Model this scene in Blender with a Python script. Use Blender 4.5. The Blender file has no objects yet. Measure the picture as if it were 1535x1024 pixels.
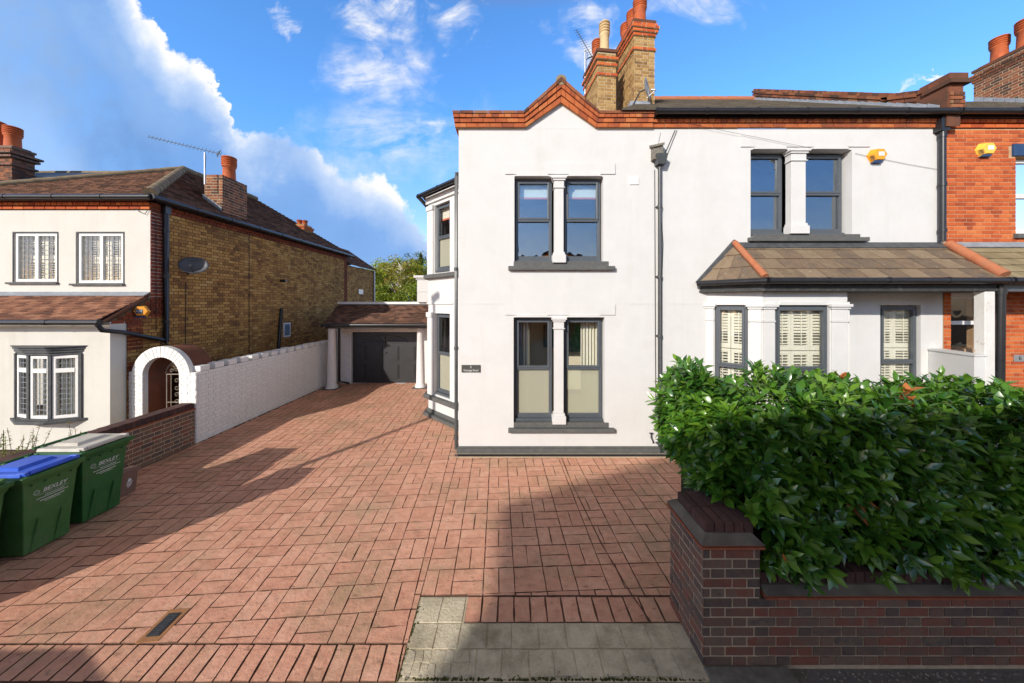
import bpy, bmesh, math, random
from mathutils import Vector, Matrix
R = math.radians
random.seed(7)
sc = bpy.context.scene
COL = sc.collection

# ------------------------------------------------------------------ camera, sun, sky, exposure
cam = bpy.data.cameras.new('camera'); camo = bpy.data.objects.new('camera', cam); COL.objects.link(camo)
camo.location = (0, 0, 2.8); camo.rotation_euler = (R(90), 0, 0)
cam.sensor_width = 36; cam.lens = 36 * 500 / 1535
cam.shift_x = 0.0; cam.shift_y = -57 / 1535
cam.clip_start = 0.05; cam.clip_end = 2000
sc.camera = camo
ST, SS = 0.68, 0.55                       # sun travel per metre north: east, down
sd = Vector((ST, 1.0, -SS)).normalized()
sun = bpy.data.lights.new('sun', 'SUN'); suno = bpy.data.objects.new('sun', sun); COL.objects.link(suno)
sun.energy = 4.1; sun.angle = R(0.5); sun.color = (1.0, 0.93, 0.83)
suno.rotation_euler = sd.to_track_quat('-Z', 'Y').to_euler(); suno.location = (-8, -12, 12)
sc.view_settings.view_transform = 'Standard'; sc.view_settings.look = 'None'
sc.view_settings.exposure = 0.25; sc.view_settings.gamma = 1.0

def nn(nt, t, **kw):
    n = nt.nodes.new(t)
    for k, v in kw.items(): setattr(n, k, v)
    return n

def build_world():
    w = bpy.data.worlds.new('World'); sc.world = w; w.use_nodes = True
    nt = w.node_tree; nt.nodes.clear(); L = nt.links.new
    out = nn(nt, 'ShaderNodeOutputWorld'); bg = nn(nt, 'ShaderNodeBackground'); bg.inputs[1].default_value = 0.13
    L(bg.outputs[0], out.inputs[0])
    sky = nn(nt, 'ShaderNodeTexSky', sky_type='NISHITA'); sky.sun_disc = False
    sky.sun_elevation = math.asin(-sd.z); sky.sun_rotation = math.atan2(-sd.x, -sd.y)
    sky.air_density = 1.0; sky.dust_density = 0.6; sky.ozone_density = 2.5
    tc = nn(nt, 'ShaderNodeTexCoord'); sep = nn(nt, 'ShaderNodeSeparateXYZ'); L(tc.outputs['Generated'], sep.inputs[0])
    def m(op, a, b=None, c=None, clamp=False):
        n = nn(nt, 'ShaderNodeMath', operation=op); n.use_clamp = clamp
        for i, v in enumerate((a, b, c)):
            if v is None: continue
            if isinstance(v, (int, float)): n.inputs[i].default_value = v
            else: L(v, n.inputs[i])
        return n.outputs[0]
    def ramp(f, els):
        r = nn(nt, 'ShaderNodeValToRGB'); L(f, r.inputs[0]); e = r.color_ramp.elements
        while len(e) < len(els): e.new(0.5)
        for q, (p, c) in zip(e, els): q.position = p; q.color = (c[0], c[1], c[2], 1) if not isinstance(c, (int, float)) else (c, c, c, 1)
        return r.outputs[0]
    ay = m('MAXIMUM', m('ABSOLUTE', sep.outputs[1]), 0.05)
    u = m('DIVIDE', sep.outputs[0], ay); v = m('DIVIDE', sep.outputs[2], ay)
    comb = nn(nt, 'ShaderNodeCombineXYZ'); L(u, comb.inputs[0]); L(v, comb.inputs[1])
    def noise(scale, detail=8, rough=0.55, vec=None, dist=0.0):
        n = nn(nt, 'ShaderNodeTexNoise'); n.inputs['Scale'].default_value = scale; n.inputs['Detail'].default_value = detail
        n.inputs['Roughness'].default_value = rough; n.inputs['Distortion'].default_value = dist
        L(vec or comb.outputs[0], n.inputs['Vector']); return n.outputs['Fac']
    n1 = noise(3.4, 10, 0.62); n2 = noise(9.0, 8, 0.6); n3 = noise(1.6, 5, 0.5)
    uu = m('ADD', u, m('MULTIPLY', m('SUBTRACT', n2, 0.5), 0.16))
    vv = m('ADD', v, m('MULTIPLY', m('SUBTRACT', n1, 0.5), 0.28))
    pts = [(-200, -330), (60, -230), (130, -110), (180, -45), (205, 5), (232, 30), (255, 72), (300, 84), (318, 104), (332, 140), (345, 180), (365, 188), (380, 184), (425, 178),
           (462, 198), (486, 232), (520, 262), (572, 268), (604, 298), (645, 335), (700, 400), (760, 500), (1740, 520)]
    U0, U1, V0, V1 = -2.0, 2.0, -0.2, 1.6
    fc = nn(nt, 'ShaderNodeFloatCurve'); mp = fc.mapping; cu = mp.curves[0]
    P = [((((x - 767.5) / 500) - U0) / (U1 - U0), (((455 - y) / 500) - V0) / (V1 - V0)) for x, y in pts]
    while len(cu.points) < len(P): cu.points.new(0.5, 0.5)
    for q, p in zip(cu.points, P): q.location = (min(max(p[0], 0), 1), min(max(p[1], 0), 1)); q.handle_type = 'VECTOR'
    mp.update()
    L(m('DIVIDE', m('SUBTRACT', uu, U0), U1 - U0, clamp=True), fc.inputs['Value'])
    vb = m('ADD', m('MULTIPLY', fc.outputs[0], V1 - V0), V0)
    d = m('SUBTRACT', vb, vv)
    front = m('GREATER_THAN', sep.outputs[1], 0.0)
    alpha = m('MULTIPLY', ramp(d, [(0.0, 0.0), (0.022, 1.0)]), front)
    alpha = m('MULTIPLY', alpha, m('SUBTRACT', 1.0, m('MULTIPLY', ramp(d, [(0.16, 0.0), (0.40, 1.0)]), ramp(m('ADD', m('MULTIPLY', n1, .6), m('MULTIPLY', n2, .4)), [(0.42, 0.0), (0.60, 0.45)]))))
    dn = m('ADD', m('ADD', d, m('MULTIPLY', m('SUBTRACT', n1, 0.5), 0.55)), m('MULTIPLY', m('SUBTRACT', n2, 0.5), 0.16))
    S = 6.6
    body = ramp(m('ADD', dn, m('MULTIPLY', m('SUBTRACT', n3, 0.5), 0.3)), [(0.0, (1.15, 1.12, 1.1)), (0.04, (1.02, 1.02, 1.05)), (0.10, (0.55, 0.70, 0.97)), (0.20, (0.24, 0.45, 0.86)), (0.42, (0.14, 0.33, 0.72)), (0.62, (0.18, 0.39, 0.80)), (0.85, (0.36, 0.56, 0.92))])
    sc1 = nn(nt, 'ShaderNodeMixRGB', blend_type='MULTIPLY'); sc1.inputs[0].default_value = 1; hz = nn(nt, 'ShaderNodeMixRGB'); L(m('MULTIPLY', ramp(v, [(0.30, 0.0), (0.85, 0.30)]), ramp(d, [(0.12, 0.0), (0.3, 1.0)])), hz.inputs[0]); L(body, hz.inputs[1]); hz.inputs[2].default_value = (.62, .78, 1.0, 1); L(hz.outputs[0], sc1.inputs[1]); sc1.inputs[2].default_value = (S, S, S, 1)
    # thin high streaks
    mpg = nn(nt, 'ShaderNodeMapping'); mpg.inputs['Rotation'].default_value = (0, 0, R(32)); mpg.inputs['Scale'].default_value = (1.6, 4.6, 1); L(comb.outputs[0], mpg.inputs[0])
    st = noise(2.0, 12, 0.68, mpg.outputs[0], 0.6)
    n4 = noise(5.0, 6, 0.6, None, 1.0); n5 = noise(4.3, 6, 0.6, None, 0.5)
    ub = m('ADD', u, m('MULTIPLY', m('SUBTRACT', n4, 0.5), 0.45)); vbb = m('ADD', v, m('MULTIPLY', m('SUBTRACT', n5, 0.5), 0.40))
    def blob(px, py, rx, ry):
        a = m('DIVIDE', m('SUBTRACT', ub, (px - 767.5) / 500), rx * 1.15 / 500); b = m('DIVIDE', m('SUBTRACT', vbb, (455 - py) / 500), ry * 1.15 / 500)
        q = m('SUBTRACT', 1.0, m('ADD', m('MULTIPLY', a, a), m('MULTIPLY', b, b)), clamp=True); return m('MULTIPLY', q, m('ADD', q, 0.4))
    msk = blob(560, 110, 95, 62)
    for b in ((685, 25, 48, 38), (420, 42, 26, 22), (1050, 15, 85, 45), (885, 60, 60, 50), (600, 215, 170, 75), (655, 178, 22, 18), (560, 25, 60, 40), (1370, 130, 30, 8)):
        msk = m('MAXIMUM', msk, m('MULTIPLY', blob(*b), 0.95 if b[0] != 600 else 0.55))
    wisp = m('MULTIPLY', m('MULTIPLY', ramp(m('ADD', st, m('MULTIPLY', m('SUBTRACT', n2, .5), .5)), [(0.36, 0.0), (0.72, 1.0)]), msk), 1.05, clamp=True)
    wisp = m('MULTIPLY', wisp, front)
    tint = nn(nt, 'ShaderNodeMixRGB', blend_type='MULTIPLY'); tint.inputs[0].default_value = 1; L(sky.outputs[0], tint.inputs[1]); L(ramp(sep.outputs[2], [(0.05, (1.75, 1.40, 1.40)), (0.42, SKYTINT[:3])]), tint.inputs[2])
    m1 = nn(nt, 'ShaderNodeMixRGB'); L(wisp, m1.inputs[0]); L(tint.outputs[0], m1.inputs[1]); m1.inputs[2].default_value = (S, S, S * 1.02, 1)
    m2 = nn(nt, 'ShaderNodeMixRGB'); L(alpha, m2.inputs[0]); L(m1.outputs[0], m2.inputs[1]); L(sc1.outputs[0], m2.inputs[2])
    # broken unseen cloud added overhead and behind the viewpoint as warm fill light
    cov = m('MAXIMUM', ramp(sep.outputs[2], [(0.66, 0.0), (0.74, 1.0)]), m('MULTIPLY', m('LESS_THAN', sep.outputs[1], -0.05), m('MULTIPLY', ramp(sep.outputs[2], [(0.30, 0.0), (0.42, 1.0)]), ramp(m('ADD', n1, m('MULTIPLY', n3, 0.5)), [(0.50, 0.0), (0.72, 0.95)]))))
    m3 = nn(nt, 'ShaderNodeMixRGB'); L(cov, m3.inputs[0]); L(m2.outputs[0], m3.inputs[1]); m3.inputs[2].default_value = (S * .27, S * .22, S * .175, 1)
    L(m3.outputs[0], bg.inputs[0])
SKYTINT = (1.0, 1.72, 2.35, 1)
build_world()

# ------------------------------------------------------------------ helpers: measured scale
F = 500.0
def PX(px, Y): return (px - 767.5) * Y / F
def PZ(py, Y): return 2.8 + (455 - py) * Y / F

# ------------------------------------------------------------------ materials
def mat(name, cols, rough=0.8, nscale=6.0, bump=0.0, bscale=40.0, attr=0.0, spec=0.3, metal=0.0, stain=None, sscale=1.5, detail=6, trans=0.0):
    """cols: colour list spread over a ramp driven by noise and (attr) the per-face random value"""
    m = bpy.data.materials.new(name); m.use_nodes = True; nt = m.node_tree; L = nt.links.new
    b = nt.nodes['Principled BSDF']; b.inputs['Roughness'].default_value = rough; b.inputs['Metallic'].default_value = metal
    b.inputs['Specular IOR Level'].default_value = spec
    tc = nn(nt, 'ShaderNodeTexCoord'); nz = nn(nt, 'ShaderNodeTexNoise'); nz.inputs['Scale'].default_value = nscale; nz.inputs['Detail'].default_value = detail
    nz.inputs['Roughness'].default_value = 0.65
    L(tc.outputs['Object'], nz.inputs['Vector'])
    mr = nn(nt, 'ShaderNodeMapRange'); mr.inputs[1].default_value = 0.3; mr.inputs[2].default_value = 0.7; L(nz.outputs['Fac'], mr.inputs[0])
    fac = mr.outputs[0]
    if attr > 0:
        at = nn(nt, 'ShaderNodeAttribute', attribute_name='rnd')
        mx = nn(nt, 'ShaderNodeMix'); mx.inputs[0].default_value = attr; L(fac, mx.inputs[2]); L(at.outputs['Fac'], mx.inputs[3]); fac = mx.outputs[0]
    r = nn(nt, 'ShaderNodeValToRGB'); e = r.color_ramp.elements
    while len(e) < len(cols): e.new(0.5)
    for i, c in enumerate(cols): e[i].position = i / max(1, len(cols) - 1); e[i].color = (*c, 1)
    L(fac, r.inputs[0]); col = r.outputs[0]
    if stain:
        n2 = nn(nt, 'ShaderNodeTexNoise'); n2.inputs['Scale'].default_value = sscale; n2.inputs['Detail'].default_value = 9; n2.inputs['Roughness'].default_value = 0.7
        L(tc.outputs['Object'], n2.inputs['Vector'])
        r2 = nn(nt, 'ShaderNodeValToRGB'); r2.color_ramp.elements[0].position = stain[1]; r2.color_ramp.elements[1].position = stain[2]
        L(n2.outputs['Fac'], r2.inputs[0])
        ml = nn(nt, 'ShaderNodeMath', operation='MULTIPLY'); L(r2.outputs[0], ml.inputs[0]); ml.inputs[1].default_value = stain[3]
        mx = nn(nt, 'ShaderNodeMixRGB'); L(ml.outputs[0], mx.inputs[0]); L(col, mx.inputs[1]); mx.inputs[2].default_value = (*stain[0], 1); col = mx.outputs[0]
    L(col, b.inputs['Base Color'])
    if bump > 0:
        n3 = nn(nt, 'ShaderNodeTexNoise'); n3.inputs['Scale'].default_value = bscale; n3.inputs['Detail'].default_value = 6; n3.inputs['Roughness'].default_value = 0.65
        L(tc.outputs['Object'], n3.inputs['Vector'])
        bp = nn(nt, 'ShaderNodeBump'); bp.inputs['Strength'].default_value = bump; bp.inputs['Distance'].default_value = 0.01
        L(n3.outputs['Fac'], bp.inputs['Height']); L(bp.outputs[0], b.inputs['Normal'])
    return m

M = {}
M['render'] = mat('white_render', [(.595, .592, .580), (.64, .638, .628)], .75, 2.2, .3, 60, stain=((.50, .47, .42), .56, .78, .30), sscale=1.6)
M['render_cream'] = mat('cream_render', [(.57, .555, .505), (.62, .60, .55)], .8, 2.0, .3, 50, stain=((.45, .41, .33), .55, .8, .3), sscale=1.1)
M['white'] = mat('white_paint', [(.74, .73, .71), (.78, .77, .75)], .5, 8, .08, 80)
M['whitebrick'] = mat('white_painted_brick', [(.76, .75, .72), (.81, .80, .77), (.84, .83, .80)], .7, 5, .4, 50, attr=.35, stain=((.34, .31, .24), .60, .80, .30), sscale=1.3)
M['whitemortar'] = mat('white_painted_joints', [(.62, .61, .58), (.72, .71, .68)], .8, 8, .2, 60)
M['grey'] = mat('slate_grey_frame', [(.070, .082, .095), (.085, .098, .112)], .38, 10, 0, 1, spec=.5)
M['greysill'] = mat('grey_stone_paint', [(.085, .088, .088), (.12, .12, .115)], .7, 12, .3, 60, stain=((.22, .2, .17), .55, .75, .35), sscale=5)
M['black'] = mat('black_plastic', [(.012, .012, .014), (.022, .022, .024)], .33, 12, 0, 1, spec=.5)
M['pipe'] = mat('dark_grey_pipe', [(.045, .05, .053), (.075, .08, .08)], .4, 12, 0, 1, spec=.5)
M['lead'] = mat('lead_flashing', [(.20, .22, .25), (.32, .35, .39)], .55, 9, .2, 30)
M['leaddark'] = mat('dark_flashing', [(.05, .053, .058), (.10, .105, .11)], .6, 9, .2, 30)
M['mortar'] = mat('pale_mortar', [(.40, .31, .21), (.56, .45, .31)], .95, 20, .4, 90)
M['mortar_grey'] = mat('grey_mortar', [(.12, .10, .08), (.21, .18, .14)], .95, 20, .7, 90, stain=((.05, .045, .04), .42, .66, .7), sscale=5)
M['yellowbrick'] = mat('yellow_stock_brick', [(.13, .062, .028), (.27, .128, .042), (.42, .215, .062), (.52, .29, .085), (.60, .385, .15)], .9, 2.2, .5, 60, attr=.6, stain=((.055, .04, .03), .52, .74, .6), sscale=.55)
M['ychim'] = mat('chimney_stock_brick', [(.13, .07, .03), (.30, .17, .06), (.40, .25, .09), (.46, .31, .13)], .9, 3, .5, 60, attr=.65)
M['ymortar'] = mat('sooty_mortar', [(.13, .085, .045), (.22, .155, .085)], .95, 3, .3, 60, stain=((.06, .045, .03), .5, .75, .5), sscale=.6)
M['ymortar_light'] = mat('light_mortar', [(.42, .34, .22), (.55, .46, .32)], .95, 3, .3, 60)
M['redbrick'] = mat('orange_red_brick', [(.28, .05, .020), (.44, .085, .024), (.53, .12, .032), (.60, .18, .055)], .85, 3, .4, 60, attr=.7)
M['trimbrick'] = mat('aged_trim_brick', [(.13, .05, .03), (.32, .08, .032), (.45, .125, .04), (.50, .20, .075)], .88, 4, .5, 60, attr=.6, stain=((.12, .07, .04), .55, .75, .5), sscale=3)
M['redmortar'] = mat('buff_mortar', [(.40, .24, .13), (.52, .35, .21)], .95, 12, .3, 60)
M['quoin'] = mat('dark_red_brick', [(.10, .03, .02), (.20, .05, .026), (.30, .075, .035)], .9, 3, .5, 60, attr=.6)
M['oldred'] = mat('weathered_red_brick', [(.05, .038, .03), (.10, .05, .032), (.19, .068, .036), (.28, .10, .045), (.22, .14, .08)], .9, 3, .5, 60, attr=.75)
M['wallbrick'] = mat('mottled_dark_brick', [(.060, .052, .052), (.12, .085, .070), (.17, .11, .08), (.23, .08, .052), (.19, .135, .095), (.075, .066, .066)], .75, 14, .45, 70, attr=.72, stain=((.055, .052, .05), .52, .74, .55), sscale=2.2)
M['copebrick'] = mat('coping_brick', [(.045, .027, .025), (.085, .042, .036), (.13, .062, .048)], .85, 14, .6, 60, attr=.5)
M['creasing'] = mat('creasing_tile', [(.26, .075, .035), (.36, .12, .06)], .8, 14, .3, 60)
M['terracotta'] = mat('terracotta_pot', [(.34, .075, .028), (.52, .13, .04)], .7, 7, .3, 40, stain=((.12, .05, .03), .55, .8, .5), sscale=3)
M['buffpot'] = mat('buff_pot', [(.50, .36, .18), (.64, .48, .27)], .75, 6, .3, 40, stain=((.2, .12, .05), .55, .8, .5), sscale=3)
M['ridge'] = mat('orange_ridge_tile', [(.34, .11, .05), (.52, .20, .10)], .85, 6, .6, 50, stain=((.12, .08, .05), .48, .7, .55), sscale=6)
M['ridgegrey'] = mat('grey_ridge_tile', [(.16, .12, .075), (.28, .22, .14)], .9, 6, .5, 50)
M['slate'] = mat('weathered_roof_slate', [(.065, .062, .063), (.13, .10, .075), (.17, .12, .08), (.21, .155, .10), (.24, .18, .12), (.20, .15, .10)], .85, 7, .7, 50, attr=.55, stain=((.52, .48, .40), .60, .72, .7), sscale=16)
M['roofgrey'] = mat('grey_brown_roof_tile', [(.085, .075, .062), (.14, .12, .095), (.20, .175, .14)], .9, 5, .5, 50, attr=.6, stain=((.32, .30, .24), .6, .75, .5), sscale=9)
M['rooftile'] = mat('brown_clay_roof_tile', [(.05, .03, .024), (.13, .068, .045), (.25, .13, .085)], .85, 5, .6, 50, attr=.8, stain=((.30, .24, .18), .63, .78, .4), sscale=5)
M['pentile'] = mat('rust_brown_roof_tile', [(.09, .04, .028), (.22, .10, .06), (.38, .19, .115)], .85, 5, .6, 50, attr=.8, stain=((.42, .34, .26), .64, .76, .5), sscale=7)
M['mosstile'] = mat('olive_roof_tile', [(.15, .12, .07), (.26, .21, .12), (.33, .27, .17)], .9, 5, .5, 50, attr=.5)
M['paver'] = mat('stamped_paver', [(.50, .225, .15), (.64, .325, .22), (.73, .42, .30)], .75, 9, 1.0, 14, attr=.35, stain=((.27, .205, .115), .50, .70, .62), sscale=1.1, spec=.35)
def add_fleck(m, scale, lo, hi, col, amt, stretch=(1, 1, 1)):
    nt = m.node_tree; L = nt.links.new; b = nt.nodes['Principled BSDF']; src = b.inputs['Base Color'].links[0].from_socket
    tc = nn(nt, 'ShaderNodeTexCoord'); mp = nn(nt, 'ShaderNodeMapping'); mp.inputs['Scale'].default_value = stretch; L(tc.outputs['Object'], mp.inputs[0])
    n = nn(nt, 'ShaderNodeTexNoise'); n.inputs['Scale'].default_value = scale; n.inputs['Detail'].default_value = 8; n.inputs['Roughness'].default_value = .75; L(mp.outputs[0], n.inputs['Vector'])
    r = nn(nt, 'ShaderNodeValToRGB'); r.color_ramp.elements[0].position = lo; r.color_ramp.elements[1].position = hi; L(n.outputs['Fac'], r.inputs[0])
    q = nn(nt, 'ShaderNodeMath', operation='MULTIPLY'); L(r.outputs[0], q.inputs[0]); q.inputs[1].default_value = amt
    x = nn(nt, 'ShaderNodeMixRGB'); L(q.outputs[0], x.inputs[0]); L(src, x.inputs[1]); x.inputs[2].default_value = (*col, 1); L(x.outputs[0], b.inputs['Base Color'])
add_fleck(M['paver'], .8, .50, .66, (.33, .255, .15), .60, (1, 1, 1)); add_fleck(M['paver'], 9, .56, .68, (.10, .06, .04), .7, (1, 2.2, 1)); add_fleck(M['paver'], 45, .58, .68, (.09, .06, .045), .6)
M['grout'] = mat('paver_joint', [(.095, .05, .034), (.18, .095, .065)], .95, 9, .3, 50, stain=((.06, .07, .03), .55, .7, .6), sscale=3)
M['concrete'] = mat('worn_concrete', [(.48, .41, .28), (.57, .50, .36), (.66, .58, .44)], .9, 9, .9, 40, attr=.15, stain=((.16, .135, .09), .44, .66, .65), sscale=2.4)
add_fleck(M['concrete'], 30, .58, .70, (.08, .07, .05), .6)
M['asphalt'] = mat('asphalt', [(.12, .11, .10), (.20, .185, .165)], .9, 30, .8, 120, stain=((.09, .08, .06), .55, .75, .6), sscale=3)
M['soil'] = mat('garden_soil', [(.05, .035, .022), (.12, .085, .05)], .95, 5, .8, 30)
M['stone'] = mat('kerb_stone', [(.13, .12, .10), (.24, .22, .18)], .9, 14, .6, 60)
M['garagedoor'] = mat('black_garage_door', [(.026, .027, .029), (.036, .037, .039)], .42, 6, .05, 60, spec=.5)
M['binG'] = mat('bin_green', [(.014, .095, .022), (.022, .13, .032)], .45, 5, .25, 120, spec=.45, stain=((.09, .11, .05), .55, .8, .35), sscale=4)
M['binG2'] = mat('bin_faded_green', [(.035, .125, .028), (.06, .165, .045)], .55, 5, .25, 120, spec=.4, stain=((.12, .13, .07), .5, .8, .4), sscale=4)
M['lidblue'] = mat('lid_blue', [(.012, .075, .52), (.03, .12, .66)], .38, 6, .1, 80, spec=.5)
M['lidgrey'] = mat('lid_cream_grey', [(.46, .43, .37), (.60, .575, .52)], .55, 6, .15, 80, stain=((.3, .27, .2), .5, .75, .5), sscale=5)
M['caddy'] = mat('caddy_brown', [(.17, .10, .08), (.22, .135, .105)], .55, 6, .15, 80)
M['print'] = mat('white_print', [(.62, .64, .62), (.66, .68, .66)], .7, 8)
M['printfaint'] = mat('faded_print', [(.25, .33, .25), (.32, .40, .32)], .7, 8)
M['plaque'] = mat('plaque_black', [(.06, .06, .055), (.085, .085, .08)], .4, 8)
M['alarm'] = mat('alarm_orange', [(.78, .30, .018), (.86, .37, .035)], .45, 6)
M['alarmy'] = mat('alarm_yellow', [(.84, .46, .05), (.90, .54, .09)], .45, 6)
M['navy'] = mat('alarm_navy', [(.02, .05, .12), (.03, .07, .16)], .45, 6)
M['panelblue'] = mat('label_pale', [(.60, .66, .66), (.66, .70, .70)], .5, 6)
M['metal'] = mat('galvanised_metal', [(.42, .43, .44), (.56, .57, .58)], .4, 20, .1, 60, metal=.7)
M['darkmetal'] = mat('dark_metal', [(.04, .042, .048), (.07, .072, .08)], .5, 15, .2, 60, metal=.3)
M['dish'] = mat('dish_grey', [(.07, .075, .085), (.10, .105, .115)], .5, 4, .05, 60)
M['dishpale'] = mat('dish_pale', [(.40, .42, .42), (.50, .52, .52)], .5, 4, .05, 60)
M['iron'] = mat('wrought_iron', [(.20, .165, .13), (.32, .27, .22)], .55, 30, .3, 80, metal=.4)
add_fleck(M['render'], 2.2, .52, .78, (.47, .44, .38), .22, (1.6, 1, .14)); add_fleck(M['render_cream'], 2.2, .50, .75, (.42, .39, .31), .3, (1.6, 1, .14)); add_fleck(M['whitebrick'], 3, .58, .72, (.35, .32, .25), .35, (1, 1, .5)); add_fleck(M['binG'], 8, .58, .72, (.10, .13, .06), .4, (1, 1, .3)); add_fleck(M['binG2'], 8, .58, .72, (.13, .15, .09), .4, (1, 1, .3)); add_fleck(M['slate'], 14, .60, .70, (.03, .03, .03), .5)
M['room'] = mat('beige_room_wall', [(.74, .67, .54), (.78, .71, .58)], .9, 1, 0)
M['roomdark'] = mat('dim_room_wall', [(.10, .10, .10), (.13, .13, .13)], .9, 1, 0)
M['curtain'] = mat('cream_curtain', [(.68, .67, .58), (.74, .73, .64)], .9, 6, .1, 90)
M['curtainblue'] = mat('grey_blue_curtain', [(.30, .37, .42), (.36, .43, .48)], .9, 6, .1, 90)
M['shutter'] = mat('cream_shutter', [(.80, .785, .685), (.84, .825, .73)], .55, 6)
M['blind'] = mat('white_blind', [(.74, .74, .66), (.78, .78, .70)], .8, 6)
M['blindtrim'] = mat('coral_blind_trim', [(.66, .17, .10), (.72, .2, .12)], .8, 6)
M['orangebed'] = mat('orange_bedding', [(.80, .27, .07), (.86, .34, .10)], .8, 3)
M['picture'] = mat('blue_green_picture', [(.03, .08, .09), (.07, .20, .20), (.16, .30, .26)], .6, 14)
M['wood'] = mat('dark_wood', [(.05, .025, .012), (.09, .05, .025)], .6, 10)
M['solar'] = mat('solar_panel', [(.018, .022, .035), (.03, .035, .05)], .45, 3, spec=.3)
M['bark'] = mat('brown_bark', [(.06, .045, .03), (.13, .10, .07)], .95, 9, .8, 20)
M['birch'] = mat('birch_bark', [(.45, .42, .36), (.66, .63, .56)], .85, 9, .5, 20, stain=((.06, .05, .04), .58, .66, .8), sscale=2)
M['car'] = mat('car_silver_paint', [(.30, .31, .33), (.33, .34, .36)], .3, 3, spec=.6, metal=.3)
M['tyre'] = mat('tyre_rubber', [(.015, .015, .015), (.025, .025, .025)], .85, 9)

def leafmat(name, cols, rough, spec, tr):
    m = mat(name, cols, rough, 3.0, 0, 1, attr=.8, spec=spec); nt = m.node_tree; L = nt.links.new
    b = nt.nodes['Principled BSDF']; out = [n for n in nt.nodes if n.type == 'OUTPUT_MATERIAL'][0]
    t = nn(nt, 'ShaderNodeBsdfTranslucent'); mx = nn(nt, 'ShaderNodeMixShader'); mx.inputs[0].default_value = tr
    r = [n for n in nt.nodes if n.type == 'VALTORGB'][0]
    g = nn(nt, 'ShaderNodeMixRGB', blend_type='MULTIPLY'); g.inputs[0].default_value = 1; g.inputs[2].default_value = (1.5, 1.5, .5, 1); L(r.outputs[0], g.inputs[1]); L(g.outputs[0], t.inputs[0])
    L(b.outputs[0], mx.inputs[1]); L(t.outputs[0], mx.inputs[2]); L(mx.outputs[0], out.inputs[0]); return m
M['laurel'] = leafmat('laurel_leaf', [(.016, .060, .012), (.036, .12, .016), (.080, .20, .020), (.17, .32, .028)], .25, .75, .20)
M['laurelyoung'] = leafmat('young_laurel_leaf', [(.10, .22, .03), (.20, .34, .045)], .38, .4, .25)
M['laureldead'] = leafmat('dead_laurel_leaf', [(.36, .10, .025), (.48, .17, .05)], .6, .3, .15)
M['fgreen'] = leafmat('tree_leaf_green', [(.05, .10, .016), (.14, .20, .028), (.30, .36, .04)], .6, .25, .25)
M['fyellow'] = leafmat('tree_leaf_lime', [(.13, .22, .02), (.34, .43, .035), (.55, .56, .06)], .6, .25, .3)
M['frust'] = leafmat('tree_leaf_rust', [(.13, .10, .02), (.32, .21, .05), (.46, .28, .08)], .6, .25, .25)
M['fdark'] = leafmat('conifer_leaf', [(.008, .02, .008), (.015, .035, .012)], .7, .2, .1)
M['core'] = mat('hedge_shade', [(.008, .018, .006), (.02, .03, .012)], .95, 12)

def glassmat(name, tint, base, frost=None, rough=0.01):
    m = bpy.data.materials.new(name); m.use_nodes = True; nt = m.node_tree; nt.nodes.clear(); L = nt.links.new
    out = nn(nt, 'ShaderNodeOutputMaterial'); tr = nn(nt, 'ShaderNodeBsdfTransparent'); tr.inputs[0].default_value = (*tint, 1)
    gl = nn(nt, 'ShaderNodeBsdfGlossy'); gl.inputs['Roughness'].default_value = rough
    lw = nn(nt, 'ShaderNodeLayerWeight'); fr = nn(nt, 'ShaderNodeMath', operation='POWER'); L(lw.outputs['Facing'], fr.inputs[0]); fr.inputs[1].default_value = 4.5
    ad = nn(nt, 'ShaderNodeMath', operation='ADD'); L(fr.outputs[0], ad.inputs[0]); ad.inputs[1].default_value = base; ad.use_clamp = True
    mx = nn(nt, 'ShaderNodeMixShader'); L(ad.outputs[0], mx.inputs[0]); L(gl.outputs[0], mx.inputs[2])
    gn = nn(nt, 'ShaderNodeTexNoise'); gn.inputs['Scale'].default_value = 2.6; gtc = nn(nt, 'ShaderNodeTexCoord'); L(gtc.outputs['Object'], gn.inputs['Vector']); gb = nn(nt, 'ShaderNodeBump'); gb.inputs['Strength'].default_value = .25; gb.inputs['Distance'].default_value = .02; L(gn.outputs['Fac'], gb.inputs['Height']); L(gb.outputs[0], gl.inputs['Normal'])
    if frost:
        df = nn(nt, 'ShaderNodeBsdfDiffuse'); df.inputs[0].default_value = (*frost[0], 1); m2 = nn(nt, 'ShaderNodeMixShader'); m2.inputs[0].default_value = frost[1]
        L(tr.outputs[0], m2.inputs[1]); L(df.outputs[0], m2.inputs[2]); L(m2.outputs[0], mx.inputs[1])
    else: L(tr.outputs[0], mx.inputs[1])
    L(mx.outputs[0], out.inputs[0]); return m
M['glass'] = glassmat('window_glass', (.965, .965, .95), .06)
M['glassblue'] = glassmat('bright_window_glass', (.70, .82, .92), .22)
M['frost'] = glassmat('frosted_glass', (.8, .84, .76), .03, ((.62, .60, .48), .42), .15)

# ------------------------------------------------------------------ mesh builder
def clip_poly(poly, conv):
    """clip polygon (list of 2-tuples) to convex CCW polygon"""
    out = poly
    n = len(conv)
    for i in range(n):
        a = conv[i]; b = conv[(i + 1) % n]; ex, ey = b[0] - a[0], b[1] - a[1]
        inp = out; out = []
        if not inp: return []
        def sdist(p): return ex * (p[1] - a[1]) - ey * (p[0] - a[0])
        for j in range(len(inp)):
            p = inp[j]; q = inp[(j + 1) % len(inp)]; dp, dq = sdist(p), sdist(q)
            if dp >= 0: out.append(p)
            if (dp >= 0) != (dq >= 0):
                t = dp / (dp - dq); out.append((p[0] + (q[0] - p[0]) * t, p[1] + (q[1] - p[1]) * t))
    return out

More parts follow.
